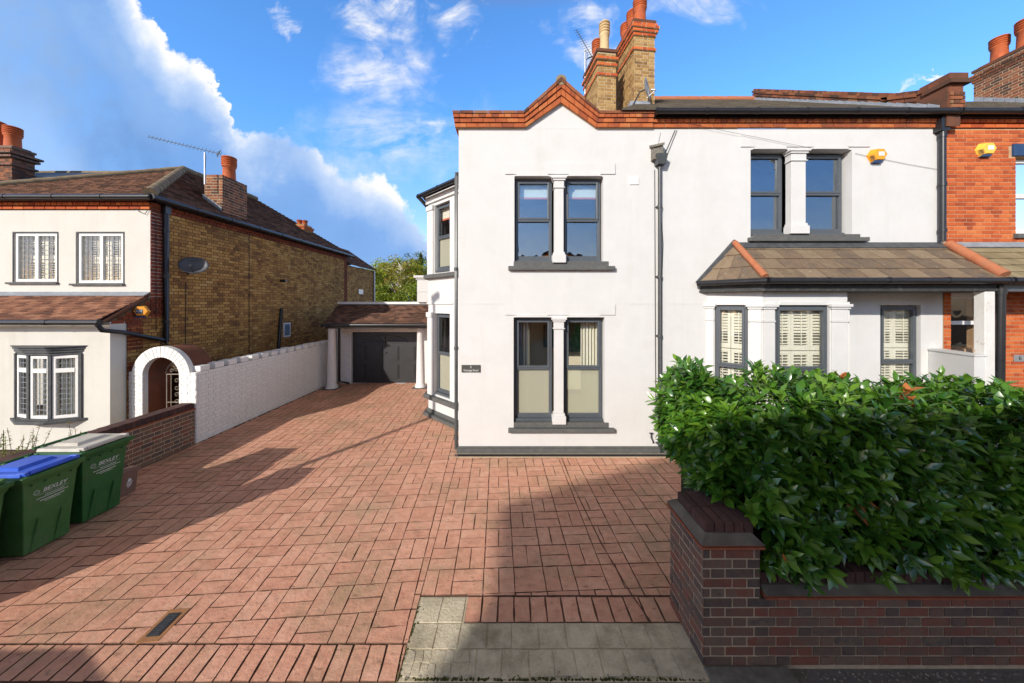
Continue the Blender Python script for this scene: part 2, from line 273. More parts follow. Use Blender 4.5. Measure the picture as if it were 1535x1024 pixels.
class Fr:
    """wall frame: u along the wall, z up, n outward"""
    def __init__(s, O, U, N): s.O = Vector(O); s.U = Vector(U).normalized(); s.N = Vector(N).normalized(); s.Z = Vector((0, 0, 1))
    def __call__(s, u, z, n=0.0): return s.O + s.U * u + s.Z * z + s.N * n

class MB:
    def __init__(s): s.v = []; s.f = []; s.r = []; s.m = []; s.smooth = []
    def face(s, pts, r=None, mi=0, sm=False):
        b = len(s.v); s.v.extend([tuple(p) for p in pts]); s.f.append(tuple(range(b, b + len(pts)))); s.r.append(random.random() if r is None else r); s.m.append(mi); s.smooth.append(sm)
    def mesh(s, vs, fs, r=None, mi=0, sm=False):
        b = len(s.v); s.v.extend([tuple(p) for p in vs]); r = random.random() if r is None else r
        for f in fs: s.f.append(tuple(b + i for i in f)); s.r.append(r); s.m.append(mi); s.smooth.append(sm)
    BF = [(0, 3, 2, 1), (4, 5, 6, 7), (0, 1, 5, 4), (1, 2, 6, 5), (2, 3, 7, 6), (3, 0, 4, 7)]
    def box(s, x0, x1, y0, y1, z0, z1, r=None, mi=0, mtx=None):
        vs = [Vector(p) for p in ((x0, y0, z0), (x1, y0, z0), (x1, y1, z0), (x0, y1, z0), (x0, y0, z1), (x1, y0, z1), (x1, y1, z1), (x0, y1, z1))]
        if mtx is not None: vs = [mtx @ v for v in vs]
        s.mesh(vs, MB.BF, r, mi)
    def lbox(s, fr, u0, u1, z0, z1, n0, n1, r=None, mi=0):
        s.mesh([fr(*p) for p in ((u0, z0, n1), (u1, z0, n1), (u1, z0, n0), (u0, z0, n0), (u0, z1, n1), (u1, z1, n1), (u1, z1, n0), (u0, z1, n0))], MB.BF, r, mi)
    def prism(s, poly, off, r=None, mi=0):
        """poly: list of 3D points, extruded by vector off"""
        n = len(poly); off = Vector(off); P = [Vector(p) for p in poly]; Q = [p + off for p in P]
        s.mesh(P + Q, [tuple(range(n))[::-1], tuple(range(n, 2 * n))] + [(i, (i + 1) % n, n + (i + 1) % n, n + i) for i in range(n)], r, mi)
    def tube(s, pts, rad, n=8, r=None, mi=0, caps=True, sm=True):
        pts = [Vector(p) for p in pts]; rr = rad if isinstance(rad, (list, tuple)) else [rad] * len(pts)
        rings = []; up0 = Vector((0, 0, 1))
        for i, p in enumerate(pts):
            d = (pts[min(i + 1, len(pts) - 1)] - pts[max(i - 1, 0)]).normalized()
            up = up0 if abs(d.z) < 0.95 else Vector((0, 1, 0)); a = d.cross(up).normalized(); b = a.cross(d)
            rings.append([p + (a * math.cos(2 * math.pi * k / n) + b * math.sin(2 * math.pi * k / n)) * rr[i] for k in range(n)])
        vs = [v for ring in rings for v in ring]; fs = []
        for i in range(len(pts) - 1):
            for k in range(n): fs.append((i * n + k, i * n + (k + 1) % n, (i + 1) * n + (k + 1) % n, (i + 1) * n + k))
        s.mesh(vs, fs, r, mi, sm)
        if caps:
            s.face(rings[0][::-1], r, mi); s.face(rings[-1], r, mi)
    def lathe(s, c, prof, n=20, r=None, mi=0, closed=True):
        c = Vector(c); vs = []; fs = []
        for (rad, z) in prof:
            for k in range(n): vs.append(c + Vector((rad * math.cos(2 * math.pi * k / n), rad * math.sin(2 * math.pi * k / n), z)))
        for i in range(len(prof) - 1):
            for k in range(n): fs.append((i * n + k, i * n + (k + 1) % n, (i + 1) * n + (k + 1) % n, (i + 1) * n + k))
        s.mesh(vs, fs, r, mi, True)
        if closed: s.face(vs[-n:], r, mi); s.face(vs[:n][::-1], r, mi)
    def build(s, name, mats, parent=None, bevel=0.0, kind=None, label=None, cat=None, group=None):
        o0 = Vector((0, 0, 0)); p = parent
        while p is not None and p.parent is not None: p = p.parent
        if p is not None: o0 = p.get('_o') and Vector(p['_o']) or Vector((0, 0, 0))
        me = bpy.data.meshes.new(name); me.from_pydata([(v[0] - o0.x, v[1] - o0.y, v[2] - o0.z) for v in s.v], [], s.f)
        if not isinstance(mats, (list, tuple)): mats = [mats]
        for mt in mats: me.materials.append(M[mt] if isinstance(mt, str) else mt)
        a = me.attributes.new('rnd', 'FLOAT', 'FACE'); a.data.foreach_set('value', s.r)
        me.polygons.foreach_set('material_index', s.m); me.polygons.foreach_set('use_smooth', s.smooth); me.update()
        o = bpy.data.objects.new(name, me); COL.objects.link(o)
        if parent is not None: o.parent = parent
        if bevel > 0:
            b = o.modifiers.new('bevel', 'BEVEL'); b.width = bevel; b.segments = 2; b.limit_method = 'ANGLE'; b.angle_limit = R(40)
        if kind: o['kind'] = kind
        if label: o['label'] = label
        if cat: o['category'] = cat
        if group: o['group'] = group
        return o

def thing(name, label, cat, loc=(0, 0, 0), group=None):
    o = bpy.data.objects.new(name, None); COL.objects.link(o); o.location = loc; o['_o'] = list(loc); o.empty_display_size = .2
    o['label'] = label; o['category'] = cat
    if group: o['group'] = group
    return o

def text_mesh(name, s, size, mtx, material, parent, depth=.0015, align='CENTER', xs=1.0, shear=0.0):
    cu = bpy.data.curves.new(name, 'FONT'); cu.body = s; cu.size = size; cu.extrude = depth; cu.align_x = align; cu.align_y = 'CENTER'; cu.shear = shear
    t = bpy.data.objects.new(name + '_tmp', cu); COL.objects.link(t)
    dg = bpy.context.evaluated_depsgraph_get(); me = bpy.data.meshes.new_from_object(t.evaluated_get(dg)); bpy.data.objects.remove(t)
    p = parent
    while p.parent is not None: p = p.parent
    o0 = Vector(p['_o']) if '_o' in p else Vector((0, 0, 0))
    me.transform(Matrix.Translation(-o0) @ mtx @ Matrix.Diagonal((xs, 1, 1, 1))); me.materials.clear(); me.materials.append(M[material])
    o = bpy.data.objects.new(name, me); COL.objects.link(o); o.parent = parent
    return o
def face_mtx(fr, u, z, n):
    m = Matrix((( fr.U.x, 0, fr.N.x, 0), (fr.U.y, 0, fr.N.y, 0), (fr.U.z, 1, fr.N.z, 0), (0, 0, 0, 1))); m.translation = fr(u, z, n); return m

# ------------------------------------------------------------------ pattern builders
def wall_holes(mb, fr, u0, u1, z0, z1, holes, th, r=.5):
    us = sorted({u0, u1, *[h[0] for h in holes], *[h[1] for h in holes]}); us = [u for u in us if u0 <= u <= u1]
    zs = sorted({z0, z1, *[h[2] for h in holes], *[h[3] for h in holes]}); zs = [z for z in zs if z0 <= z <= z1]
    for i in range(len(us) - 1):
        for j in range(len(zs) - 1):
            a, b, c, d = us[i], us[i + 1], zs[j], zs[j + 1]; mu, mz = (a + b) / 2, (c + d) / 2
            if any(h[0] < mu < h[1] and h[2] < mz < h[3] for h in holes): continue
            mb.face([fr(a, c), fr(b, c), fr(b, d), fr(a, d)], r); mb.face([fr(a, c, -th), fr(a, d, -th), fr(b, d, -th), fr(b, c, -th)], r)
    for h in holes:
        a, b, c, d = h
        mb.face([fr(a, c), fr(a, d), fr(a, d, -th), fr(a, c, -th)], r); mb.face([fr(b, c), fr(b, c, -th), fr(b, d, -th), fr(b, d)], r)
        mb.face([fr(a, d), fr(b, d), fr(b, d, -th), fr(a, d, -th)], r); mb.face([fr(a, c), fr(a, c, -th), fr(b, c, -th), fr(b, c)], r)
    mb.face([fr(u0, z0), fr(u0, z1), fr(u0, z1, -th), fr(u0, z0, -th)], r); mb.face([fr(u1, z0), fr(u1, z0, -th), fr(u1, z1, -th), fr(u1, z1)], r)
    mb.face([fr(u0, z1), fr(u1, z1), fr(u1, z1, -th), fr(u0, z1, -th)], r)

def bricks(mb, fr, u0, u1, z0, z1, holes=(), th=.005, ch=.075, st=.213, hd=.1005, j=.012, flemish=True, mi=0, jit=.0018, bias=None, first=0):
    nrow = int(round((z1 - z0) / ch))
    for k in range(nrow):
        a = z0 + k * ch + j / 2; b = z0 + (k + 1) * ch - j / 2; zc = (a + b) / 2
        spans = [(u0, u1)]
        for h in holes:
            if h[2] < zc < h[3]:
                ns = []
                for s0, s1 in spans:
                    if h[1] <= s0 or h[0] >= s1: ns.append((s0, s1)); continue
                    if h[0] > s0: ns.append((s0, h[0]))
                    if h[1] < s1: ns.append((h[1], s1))
                spans = ns
        if flemish:
            u = u0 - ((k + first) % 2) * (st + hd + 2 * j) / 2 - (0 if (k + first) % 2 else .0); seq = [st, hd] ; q = 0
        else: u = u0 - ((k + first) % 2) * (st + j) / 2; seq = [st]; q = 0
        while u < u1:
            w = seq[q % len(seq)]; q += 1
            for s0, s1 in spans:
                a0 = max(u + j / 2, s0); a1 = min(u + w + j / 2, s1)
                if a1 - a0 > .02:
                    t = th + random.uniform(-jit, jit); d = random.uniform(-jit, jit) * .5
                    r = random.random()
                    if bias: r = min(1, max(0, r + bias(a0, zc)))
                    p = [fr(a0, a + d, 0), fr(a1, a + d, 0), fr(a1, b + d, 0), fr(a0, b + d, 0), fr(a0 + .002, a + d + .002, t), fr(a1 - .002, a + d + .002, t), fr(a1 - .002, b + d - .002, t), fr(a0 + .002, b + d - .002, t)]
                    mb.mesh(p, [(4, 5, 6, 7), (0, 1, 5, 4), (1, 2, 6, 5), (2, 3, 7, 6), (3, 0, 4, 7)], r, mi)
            u += w + j

def brick_box(mbm, mbb, x0, x1, y0, y1, z0, z1, sides='FLRB', **kw):
    """mortar core in mbm with bricks laid on the chosen sides in mbb"""
    mbm.box(x0, x1, y0, y1, z0, z1)
    if 'F' in sides: bricks(mbb, Fr((x0, y0, 0), (1, 0, 0), (0, -1, 0)), 0, x1 - x0, z0, z1, **kw)
    if 'B' in sides: bricks(mbb, Fr((x1, y1, 0), (-1, 0, 0), (0, 1, 0)), 0, x1 - x0, z0, z1, **kw)
    if 'L' in sides: bricks(mbb, Fr((x0, y1, 0), (0, -1, 0), (-1, 0, 0)), 0, y1 - y0, z0, z1, **kw)
    if 'R' in sides: bricks(mbb, Fr((x1, y0, 0), (0, 1, 0), (1, 0, 0)), 0, y1 - y0, z0, z1, **kw)

def tiles(mb, A, U, V, poly, tw, ex, th, mi=0, round_=False, jit=.15):
    """roof tiles over plane A + u*U + v*V; poly = convex CCW polygon in (u, v)"""
    A = Vector(A); U = Vector(U).normalized(); V = Vector(V).normalized(); N = U.cross(V).normalized()
    if N.z < 0: N = -N
    us = [p[0] for p in poly]; vs = [p[1] for p in poly]
    j = 0; v = min(vs)
    while v < max(vs):
        u = min(us) - (tw / 2 if j % 2 else 0) - random.uniform(0, .3) * tw * (0 if not jit else 0)
        while u < max(us):
            g = tw * .02
            c = clip_poly([(u + g, v), (u + tw - g, v), (u + tw - g, v + ex), (u + g, v + ex)], poly)
            if len(c) >= 3:
                t0 = th * (1 + random.uniform(-jit, jit)); n = len(c)
                top = [A + U * p[0] + V * p[1] + N * (t0 * (1 - (p[1] - v) / ex) + .004) for p in c]
                bot = [A + U * p[0] + V * p[1] for p in c]
                mb.mesh(top + bot, [tuple(range(n))] + [(i, n + i, n + (i + 1) % n, (i + 1) % n) for i in range(n)], None, mi)
            u += tw
        v += ex; j += 1
    mb.face([A + U * p[0] + V * p[1] for p in poly], .3, mi)

def plane_tiles(mb, P, tw, ex, th, mi=0, **kw):
    """P: planar convex polygon of 3D points, first edge = eave (left to right seen from outside)"""
    P = [Vector(p) for p in P]; U = (P[1] - P[0]).normalized(); W = P[2] - P[0]; V = (W - U * W.dot(U)).normalized()
    poly = [((p - P[0]).dot(U), (p - P[0]).dot(V)) for p in P]
    tiles(mb, P[0], U, V, poly, tw, ex, th, mi, **kw)

def half_round(mb, p0, p1, rad, seg=.33, mi=0):
    p0 = Vector(p0); p1 = Vector(p1); n = max(1, int((p1 - p0).length / seg))
    for i in range(n):
        a = p0.lerp(p1, i / n); b = p0.lerp(p1, (i + 1) / n)
        mb.tube([a, b], [rad * random.uniform(1.02, 1.08), rad * random.uniform(.94, 1.0)], 12, None, mi)

def gutter(mb, p0, p1, rad=.055, mi=0):
    mb.tube([p0, p1], rad, 10, None, mi)
    p0 = Vector(p0); p1 = Vector(p1); n = max(1, int((p1 - p0).length / .9))
    for i in range(n + 1):
        a = p0.lerp(p1, (i + .02) / (n + .05)); d = (p1 - p0).normalized() * .018
        mb.tube([a - d, a + d], rad * 1.14, 10, None, mi)

# ------------------------------------------------------------------ windows
def sash(parent, fr, u0, u1, z0, z1, rec=.12, glass='glass', lower='glass', split=.5, fw=.055, name='window', frame='grey'):
    mb = MB(); d0, d1 = -rec - .07, -rec
    mb.lbox(fr, u0, u0 + fw, z0, z1, d0, d1); mb.lbox(fr, u1 - fw, u1, z0, z1, d0, d1)
    mb.lbox(fr, u0 + fw, u1 - fw, z1 - fw, z1, d0, d1); mb.lbox(fr, u0 + fw, u1 - fw, z0, z0 + fw * 1.5, d0, d1)
    zm = z0 + (z1 - z0) * split
    mb.lbox(fr, u0 + fw, u1 - fw, zm - .035, zm + .03, d0, d1 + .012)
    # opening upper light: inner casement standing proud
    c = .04; e = d1 + .022
    a, b, g, h = u0 + fw * .75, u1 - fw * .75, zm + .005, z1 - fw * .75
    mb.lbox(fr, a, a + c, g, h, d0 + .02, e); mb.lbox(fr, b - c, b, g, h, d0 + .02, e)
    mb.lbox(fr, a + c, b - c, h - c, h, d0 + .02, e); mb.lbox(fr, a + c, b - c, g, g + c, d0 + .02, e)
    mb.lbox(fr, u0 - .0, u1 + .0, z0 - .05, z0, d0, d1 + .055)
    o = mb.build(name, frame, parent, bevel=.006)
    p = MB(); p.lbox(fr, a + c, b - c, g + c, h - c, d0 + .045, d0 + .05); p.build('pane', glass, o)
    p = MB(); p.lbox(fr, u0 + fw, u1 - fw, z0 + fw * 1.5, zm - .035, d0 + .03, d0 + .035); p.build('pane', lower, o)
    return o

def curtain(parent, fr, u0, u1, z0, z1, n, waves=6, material='curtain', name='curtain', amp=.025):
    mb = MB(); k = waves * 8; vs = []
    for i in range(k + 1):
        u = u0 + (u1 - u0) * i / k; d = n + amp * math.sin(i / 8 * 2 * math.pi) + amp * .4 * math.sin(i * 1.7)
        vs += [fr(u, z0, d), fr(u, z1, d)]
    mb.mesh(vs, [(2 * i, 2 * i + 2, 2 * i + 3, 2 * i + 1) for i in range(k)], None, 0, True)
    return mb.build(name, material, parent)

def shutters(parent, fr, u0, u1, z0, z1, n, panels, splitz):
    mb = MB(); pw = (u1 - u0) / panels
    for i in range(panels):
        a, b = u0 + i * pw + .004, u0 + (i + 1) * pw - .004
        for (c, d) in ((z0, splitz - .006), (splitz + .006, z1)):
            s = .045
            mb.lbox(fr, a, a + s, c, d, n - .025, n); mb.lbox(fr, b - s, b, c, d, n - .025, n)
            mb.lbox(fr, a + s, b - s, c, c + .09, n - .025, n); mb.lbox(fr, a + s, b - s, d - .05, d, n - .025, n)
            z = c + .115
            while z < d - .06:
                t = .008 if z > splitz + .09 * 0 and z < splitz + .30 or z < splitz else .020
                mb.mesh([fr(a + s, z - t, n + .012), fr(b - s, z - t, n + .012), fr(b - s, z + t, n - .034), fr(a + s, z + t, n - .034),
                         fr(a + s, z - t + .007, n + .012), fr(b - s, z - t + .007, n + .012), fr(b - s, z + t + .007, n - .034), fr(a + s, z + t + .007, n - .034)], MB.BF)
                z += .052
            mb.lbox(fr, (a + b) / 2 - .006, (a + b) / 2 + .006, c + .1, d - .06, n + .012, n + .022)
    return mb.build('shutter', 'shutter', parent)

def pilaster(mb, fr, u0, u1, z0, z1, n=.03, cap=.2, base=.2):
    mb.lbox(fr, u0 + .02, u1 - .02, z0 + base, z1 - cap, -.12, n - .012)
    mb.lbox(fr, u0 - .02, u1 + .02, z0, z0 + base * .75, -.12, n + .03); mb.lbox(fr, u0, u1, z0 + base * .75, z0 + base, -.12, n + .012)
    mb.lbox(fr, u0 + .012, u1 - .012, z1 - cap, z1 - .08, -.12, n - .006)
    mb.lbox(fr, u0 - .004, u1 + .004, z1 - cap - .02, z1 - cap, -.12, n + .012)
    mb.lbox(fr, u0 - .012, u1 + .012, z1 - .08, z1 - .045, -.12, n + .018); mb.lbox(fr, u0 - .035, u1 + .035, z1 - .045, z1, -.12, n + .04)

# ================================================================== SETTING: ground
g = MB(); g.face([(-150, -150, -.10), (150, -150, -.10), (150, 300, -.10), (-150, 300, -.10)]); g.build('ground', 'soil', kind='structure')
def wobble_strip(pts, z, name, material):
    m = MB(); m.face([(x, y, z) for x, y in pts]); return m.build(name, material, kind='structure')
rd = [(-60, -7.5), (60, -7.5), (60, 2.62)] + [((6 - i * .06), (2.62 if 6 - i * .06 > 1.52 else 2.485 + random.uniform(-.022, .022))) for i in range(112)] + [(-.8, 2.46), (-60, 2.46)]
wobble_strip(rd, -.030, 'road', 'asphalt')
wobble_strip([(-60, -9.5), (60, -9.5), (60, -7.5), (-60, -7.5)], .05, 'pavement', 'concrete')
# grey concrete strip with joints at the right entrance
cs = MB()
def jit_poly(p, a=.006): return [(x + random.uniform(-a, a), y + random.uniform(-a, a)) for x, y in p]
def slab_piece(mb, poly, z0, z1, r, shrink=.006, side=0):
    n = len(poly); cx = sum(p[0] for p in poly) / n; cy = sum(p[1] for p in poly) / n
    top = []; mid = []
    for x, y in poly:
        d = math.hypot(x - cx, y - cy) or 1
        top.append((x - (x - cx) / d * shrink, y - (y - cy) / d * shrink, z1)); mid.append((x - (x - cx) / d * shrink * .3, y - (y - cy) / d * shrink * .3, z0))
    mb.mesh(top + mid, [tuple(range(n))], r); mb.mesh(top + mid, [(i, n + i, n + (i + 1) % n, (i + 1) % n) for i in range(n)], r, side)
BL = lambda y: -.875 - .041 * (y - 3.175)        # joint between the two drive slabs
u = -.85
cs.face([(-.86, 2.47, -.007), (1.5, 2.47, -.007), (1.5, 2.93, -.007), (-.42, 2.93, -.007), (-.42, 3.19, -.007), (-.88, 3.19, -.007)], .1)
for row, (ya, yb) in enumerate([(2.50, 2.70), (2.71, 2.92), (2.93, 3.18)]):
    x = BL(ya) + .01
    while x < (1.48 if row < 2 else -.45):
        w = random.uniform(.20, .26) if row else random.uniform(.17, .22); x1 = min(x + w, 1.5 if row < 2 else -.435)
        if x1 - x < .05: break
        if row == 0 and x < -.42:
            # cracked, crazed corner: irregular fragments
            k = 3
            for a in range(k):
                for b in range(2):
                    p = jit_poly([(x + (x1 - x) * a / k, ya + (yb - ya) * b / 2), (x + (x1 - x) * (a + 1) / k, ya + (yb - ya) * b / 2), (x + (x1 - x) * (a + 1) / k, ya + (yb - ya) * (b + 1) / 2), (x + (x1 - x) * a / k, ya + (yb - ya) * (b + 1) / 2)], .012)
                    slab_piece(cs, p, -.010, -.002 + random.uniform(-.003, .002), random.random(), .005)
        else:
            yy = ya + (random.uniform(-.02, .015) if row == 0 else 0)
            slab_piece(cs, jit_poly([(x, yy), (x1 - .004, yy), (x1 - .004, yb), (x, yb)], .004), -.010, -.001, random.random(), .004)
        x = x1
cs.build('concrete_strip', 'concrete', kind='structure')

# stamped block-pattern drive: every block a bevelled slab on the joint sheet
pv = MB()
pv.face([(-6.35, 2.44, -.010), (BL(2.44), 2.44, -.010), (BL(3.19), 3.19, -.010), (BL(3.19), 12.4, -.010), (-6.35, 12.4, -.010)], .3, 1)
pv.face([(-.88, 3.19, -.010), (-.42, 3.19, -.010), (-.42, 2.92, -.010), (1.5, 2.92, -.010), (9, 2.92, -.010), (9, 12.4, -.010), (-.88, 12.4, -.010)], .3, 1)
def paver_block(frm, a, b, c, d, clip, bias=0.0):
    p = [frm(a, c), frm(b, c), frm(b, d), frm(a, d)]
    # extra points on the long sides so that edges are uneven, as stamped stone
    q = []
    for i in range(4):
        s, e = p[i], p[(i + 1) % 4]; q.append(s); L = math.hypot(e[0] - s[0], e[1] - s[1])
        for t in ([.33, .66] if L > .2 else [.5]): q.append((s[0] + (e[0] - s[0]) * t, s[1] + (e[1] - s[1]) * t))
    q = [(x + random.uniform(-.0035, .0035), y + random.uniform(-.0035, .0035)) for x, y in q]
    q = clip_poly(q, clip)
    if len(q) >= 3:
        ar = abs(sum(q[i][0] * q[(i + 1) % len(q)][1] - q[(i + 1) % len(q)][0] * q[i][1] for i in range(len(q)))) / 2
        if ar > .0006: slab_piece(pv, q, -.008, .0005 + random.uniform(-.0012, .0012), min(1, max(0, random.random() + bias)), .0042, 1)
def basket(origin, ang, i0, i1, j0, j1, clip, m=.310, g=.0020):
    ca, sa = math.cos(ang), math.sin(ang)
    def frm(u, v): return (origin[0] + u * ca - v * sa, origin[1] + u * sa + v * ca)
    for i in range(i0, i1):
        for j in range(j0, j1):
            u, v = i * m, j * m
            t = (i + j) % 2
            if random.random() < .06: paver_block(frm, u + g, u + m - g, v + g, v + m - g, clip); continue
            for k in range(2):
                if t: paver_block(frm, u + g, u + m - g, v + k * m / 2 + g, v + (k + 1) * m / 2 - g, clip)
                else: paver_block(frm, u + k * m / 2 + g, u + (k + 1) * m / 2 - g, v + g, v + m - g, clip)
# right slab: CCW clip, straight to the facade
basket((-.90, 3.19), R(2.4), -2, 34, -2, 12, [(BL(3.19) + .001, 3.20), (9, 3.20), (9, 6.06), (BL(6.06) + .001, 6.06)])
x = -.425
while x < 1.55:
    def fA(u, v): return (u, v)
    paver_block(fA, x + .004, x + .142, 2.93, 3.185, [(-.42, 2.92), (9, 2.92), (9, 3.19), (-.42, 3.19)], -.1); x += .148
# left slab, turned a little more, runs on to the garage
basket((-.90, 2.745), R(4.3), -22, 12, -2, 32, [(-6.29, 2.75), (BL(2.75) - .003, 2.75), (BL(11.9) - .003, 11.9), (-6.29, 11.9)])
x = -6.3
while x < -.85:
    def fB(u, v, x=x): return (x + u - .10 * v, 2.47 + v)
    paver_block(fB, .004, .130, 0, .268, [(-6.3, 2.46), (BL(2.46) - .008, 2.46), (BL(2.74) - .008, 2.74), (-6.3, 2.74)], -.05); x += .136
cr = [(.90, 6.05), (.93, 5.2), (.99, 4.5), (1.04, 3.9), (1.10, 3.5), (1.15, 3.2), (1.22, 2.93)]
for i in range(len(cr) - 1):
    (a, b), (c, d) = cr[i], cr[i + 1]
    for k in range(6):
        t0, t1 = k / 6, (k + 1) / 6; w0 = .006 + random.uniform(-.002, .003); pv.face([(a + (c - a) * t0 - w0, b + (d - b) * t0, .0035), (a + (c - a) * t0 + w0, b + (d - b) * t0, .0035), (a + (c - a) * t1 + w0, b + (d - b) * t1, .0035), (a + (c - a) * t1 - w0, b + (d - b) * t1, .0035)][::-1], .1, 1)
pv.build('driveway', ['paver', 'grout'], kind='structure')
sg = MB(); sg.face([(-20, 2.4, -.02), (-6.5, 2.4, -.02), (-6.5, 6.5, -.02), (-20, 6.5, -.02)]); sg.build('garden_bed', 'soil', kind='structure')

# drain cover in the left slab
dc = thing('drain_cover', 'small black rectangular drain cover set in the red paved drive', 'drain cover', (-3.03, 2.9, 0))
ca = Matrix.Translation((-3.03, 2.905, 0)) @ Matrix.Rotation(R(4.3), 4, 'Z')
m = MB(); m.box(-.085, .085, -.15, .15, -.01, .004, mtx=ca); m.build('surround', mat('rusty_surround', [(.30, .14, .06), (.40, .20, .09)], .9, 9, .4, 60), dc)
m = MB(); m.box(-.052, .052, -.105, .105, .004, .009, mtx=ca); m.box(-.043, .043, -.095, .095, .009, .0115, mtx=ca)
for i in range(9): m.box(-.036, .036, -.084 + i * .02, -.075 + i * .02, .0115, .0135, mtx=ca)
m.build('lid', 'darkmetal', dc, bevel=.0015)

# channel drain along the facade
cd = thing('channel_drain', 'narrow grated channel drain along the foot of the white house front', 'drain', (1.2, 6.12, 0))
m = MB(); m.box(-1.15, 3.6, 6.075, 6.09, -.01, .006); m.box(-1.15, 3.6, 6.19, 6.215, -.01, .006); m.box(-1.15, 3.6, 6.09, 6.19, -.06, -.02); m.build('channel', 'mortar', cd)
m = MB()
for i in range(210):
    x = -1.05 + i * .022
    if x > 3.55: break
    m.box(x, x + .011, 6.092, 6.188, -.018, .004)
m.box(-1.06, 3.56, 6.088, 6.096, -.018, .005); m.box(-1.06, 3.56, 6.184, 6.192, -.018, .005); m.build('grating', 'darkmetal', cd)

# ================================================================== WHITE HOUSE
H = thing('white_house', 'large white rendered two storey house with grey windows and brick gable parapet', 'house', (3.5, 9, 0))
f0 = Fr((0, 6.25, 0), (1, 0, 0), (0, -1, 0))
XL, XR = -1.0, 8.07
LA = (.03, 1.735, .52, 2.54); UA = (.045, 1.71, 3.52, 5.175); UB = (4.47, 6.37, 4.05, 5.68); W3 = (6.9, 7.66, .6, 2.77); BAYH = (3.95, 6.0, .2, 2.9)
w = MB(); wall_holes(w, f0, XL, XR, 0, 6.07, [LA, UA, UB, W3, BAYH], .28)
w.prism([(XL, 6.25, 6.072), (2.6, 6.25, 6.072), (2.6, 6.25, 6.31), (1.62, 6.25, 6.31), (.906, 6.25, 6.93), (.2, 6.25, 6.31), (XL, 6.25, 6.31)], (0, .28, 0), .5)
# side wall, canted two storey side bay, rear part
PB = [(XL, 6.53), (XL, 7.34), (-2.12, 8.46), (-2.12, 9.9), (XL, 11.0), (XL, 12.5)]
BZ = 5.5; bayw = {}
for i in range(len(PB) - 1):
    a = Vector((*PB[i], 0)); b = Vector((*PB[i + 1], 0)); d = (b - a); n = Vector((d.y, -d.x, 0)).normalized() * -1
    if n.x > 0 and i != 3: n = -n
    if i == 3: n = Vector((-1, 1, 0)).normalized() if d.y > 0 else n
    fr = Fr(a if True else b, d, n); bayw[i] = fr; holes = []
    if i == 1: holes = [(.64, 1.30, .56, 2.56), (.64, 1.30, 3.55, 5.22)]
    if i == 2: holes = [(.3, 1.1, .56, 2.56), (.3, 1.1, 3.55, 5.22)]
    wall_holes(w, fr, 0, d.length, 0, BZ if i in (1, 2, 3) else 6.31, holes, .2)
w.box(XL + .005, XL + .2, 7.35, 10.99, 5.5, 6.31, .5)                      # wall above the bay roof
w.box(XL + .3, 9.0, 12.25, 12.5, 0, 6.0, .5); w.box(XR - .25, XR - .01, 6.54, 12.24, 0, 6.0, .5)
# raised plates over the windows, string line
for (a, b, c, d) in ((-.13, 1.93, 5.22, 5.42), (-.13, 1.93, 2.585, 2.775), (4.28, 6.69, 5.73, 5.96)):
    w.lbox(f0, a, b, c, d, 0, .020)
for (c0, c1, zt) in ((.05, .70, 5.175), (1.03, 1.68, 5.175), (.05, .70, 2.54), (1.03, 1.68, 2.54), (4.5, 5.15, 5.68), (5.6, 6.3, 5.68)):
    w.prism([f0(c0, zt + .003, 0), f0(c1, zt + .003, 0), f0(c1 - .05, zt + .055, 0), f0(c0 + .05, zt + .055, 0)], (0, -.032, 0))
w.lbox(f0, XL, 3.6, 2.792, 2.801, 0, .007)
w.build('wall', 'render', H)
# window pilasters
for (a, b, c, d) in ((.775, .985, .55, 2.54), (.775, .985, 3.56, 5.175), (5.2, 5.51, 4.10, 5.68)):
    pm = MB(); pilaster(pm, f0, a, b, c, d); pm.build('pilaster', 'render', H, bevel=.006)
# sills, plinth
for (a, b, c) in ((-.07, 1.91, .475), (-.07, 1.91, 3.495), (4.41, 6.62, 4.03)):
    sm = MB(); sm.lbox(f0, a, b, c - .075, c, -.1, .085); sm.lbox(f0, a + .1, b - .1, c, c + (.095 if c < 4 else .07), -.19, .012); sm.build('sill', 'greysill', H, bevel=.008)
sm = MB(); sm.lbox(f0, XL - .03, 3.62, .0, .10, 0, .045); sm.lbox(f0, XL - .015, 3.62, .10, .13, 0, .022)
for i in (1, 2):
    fr = bayw[i]; L = (Vector(PB[i + 1]) - Vector(PB[i])).length
    sm.lbox(fr, -.02, L + .05, 0, .075, 0, .13 if i == 1 else .1); sm.lbox(fr, -.01, L + .03, .075, .16, 0, .03)
sm.lbox(bayw[0], -.28, .81, 0, .1, 0, .04)
sm.build('plinth', 'greysill', H, bevel=.006)
for z in (.50, 3.50):
    sm = MB()
    for i in (1, 2):
        fr = bayw[i]; L = (Vector(PB[i + 1]) - Vector(PB[i])).length; sm.lbox(fr, .0, L + .06, z - .08, z + .02, -.05, .11)
    sm.build('bay_sill', 'greysill', H, bevel=.008)
sm = MB(); fr = bayw[1]
for z0, z1 in ((.52, 2.56), (3.52, 5.22)):
    sm.lbox(fr, 1.33, 1.59, z0 + .0, z1 - .1, 0, .035); sm.lbox(fr, 1.31, 1.61, z1 - .1, z1 + .02, 0, .06)
sm.lbox(fr, .5, 1.62, 2.78, 2.83, 0, .03); sm.lbox(fr, .0, 1.64, 5.30, 5.50, .0, .05)
sm.build('bay_pilaster', 'render', H, bevel=.006)
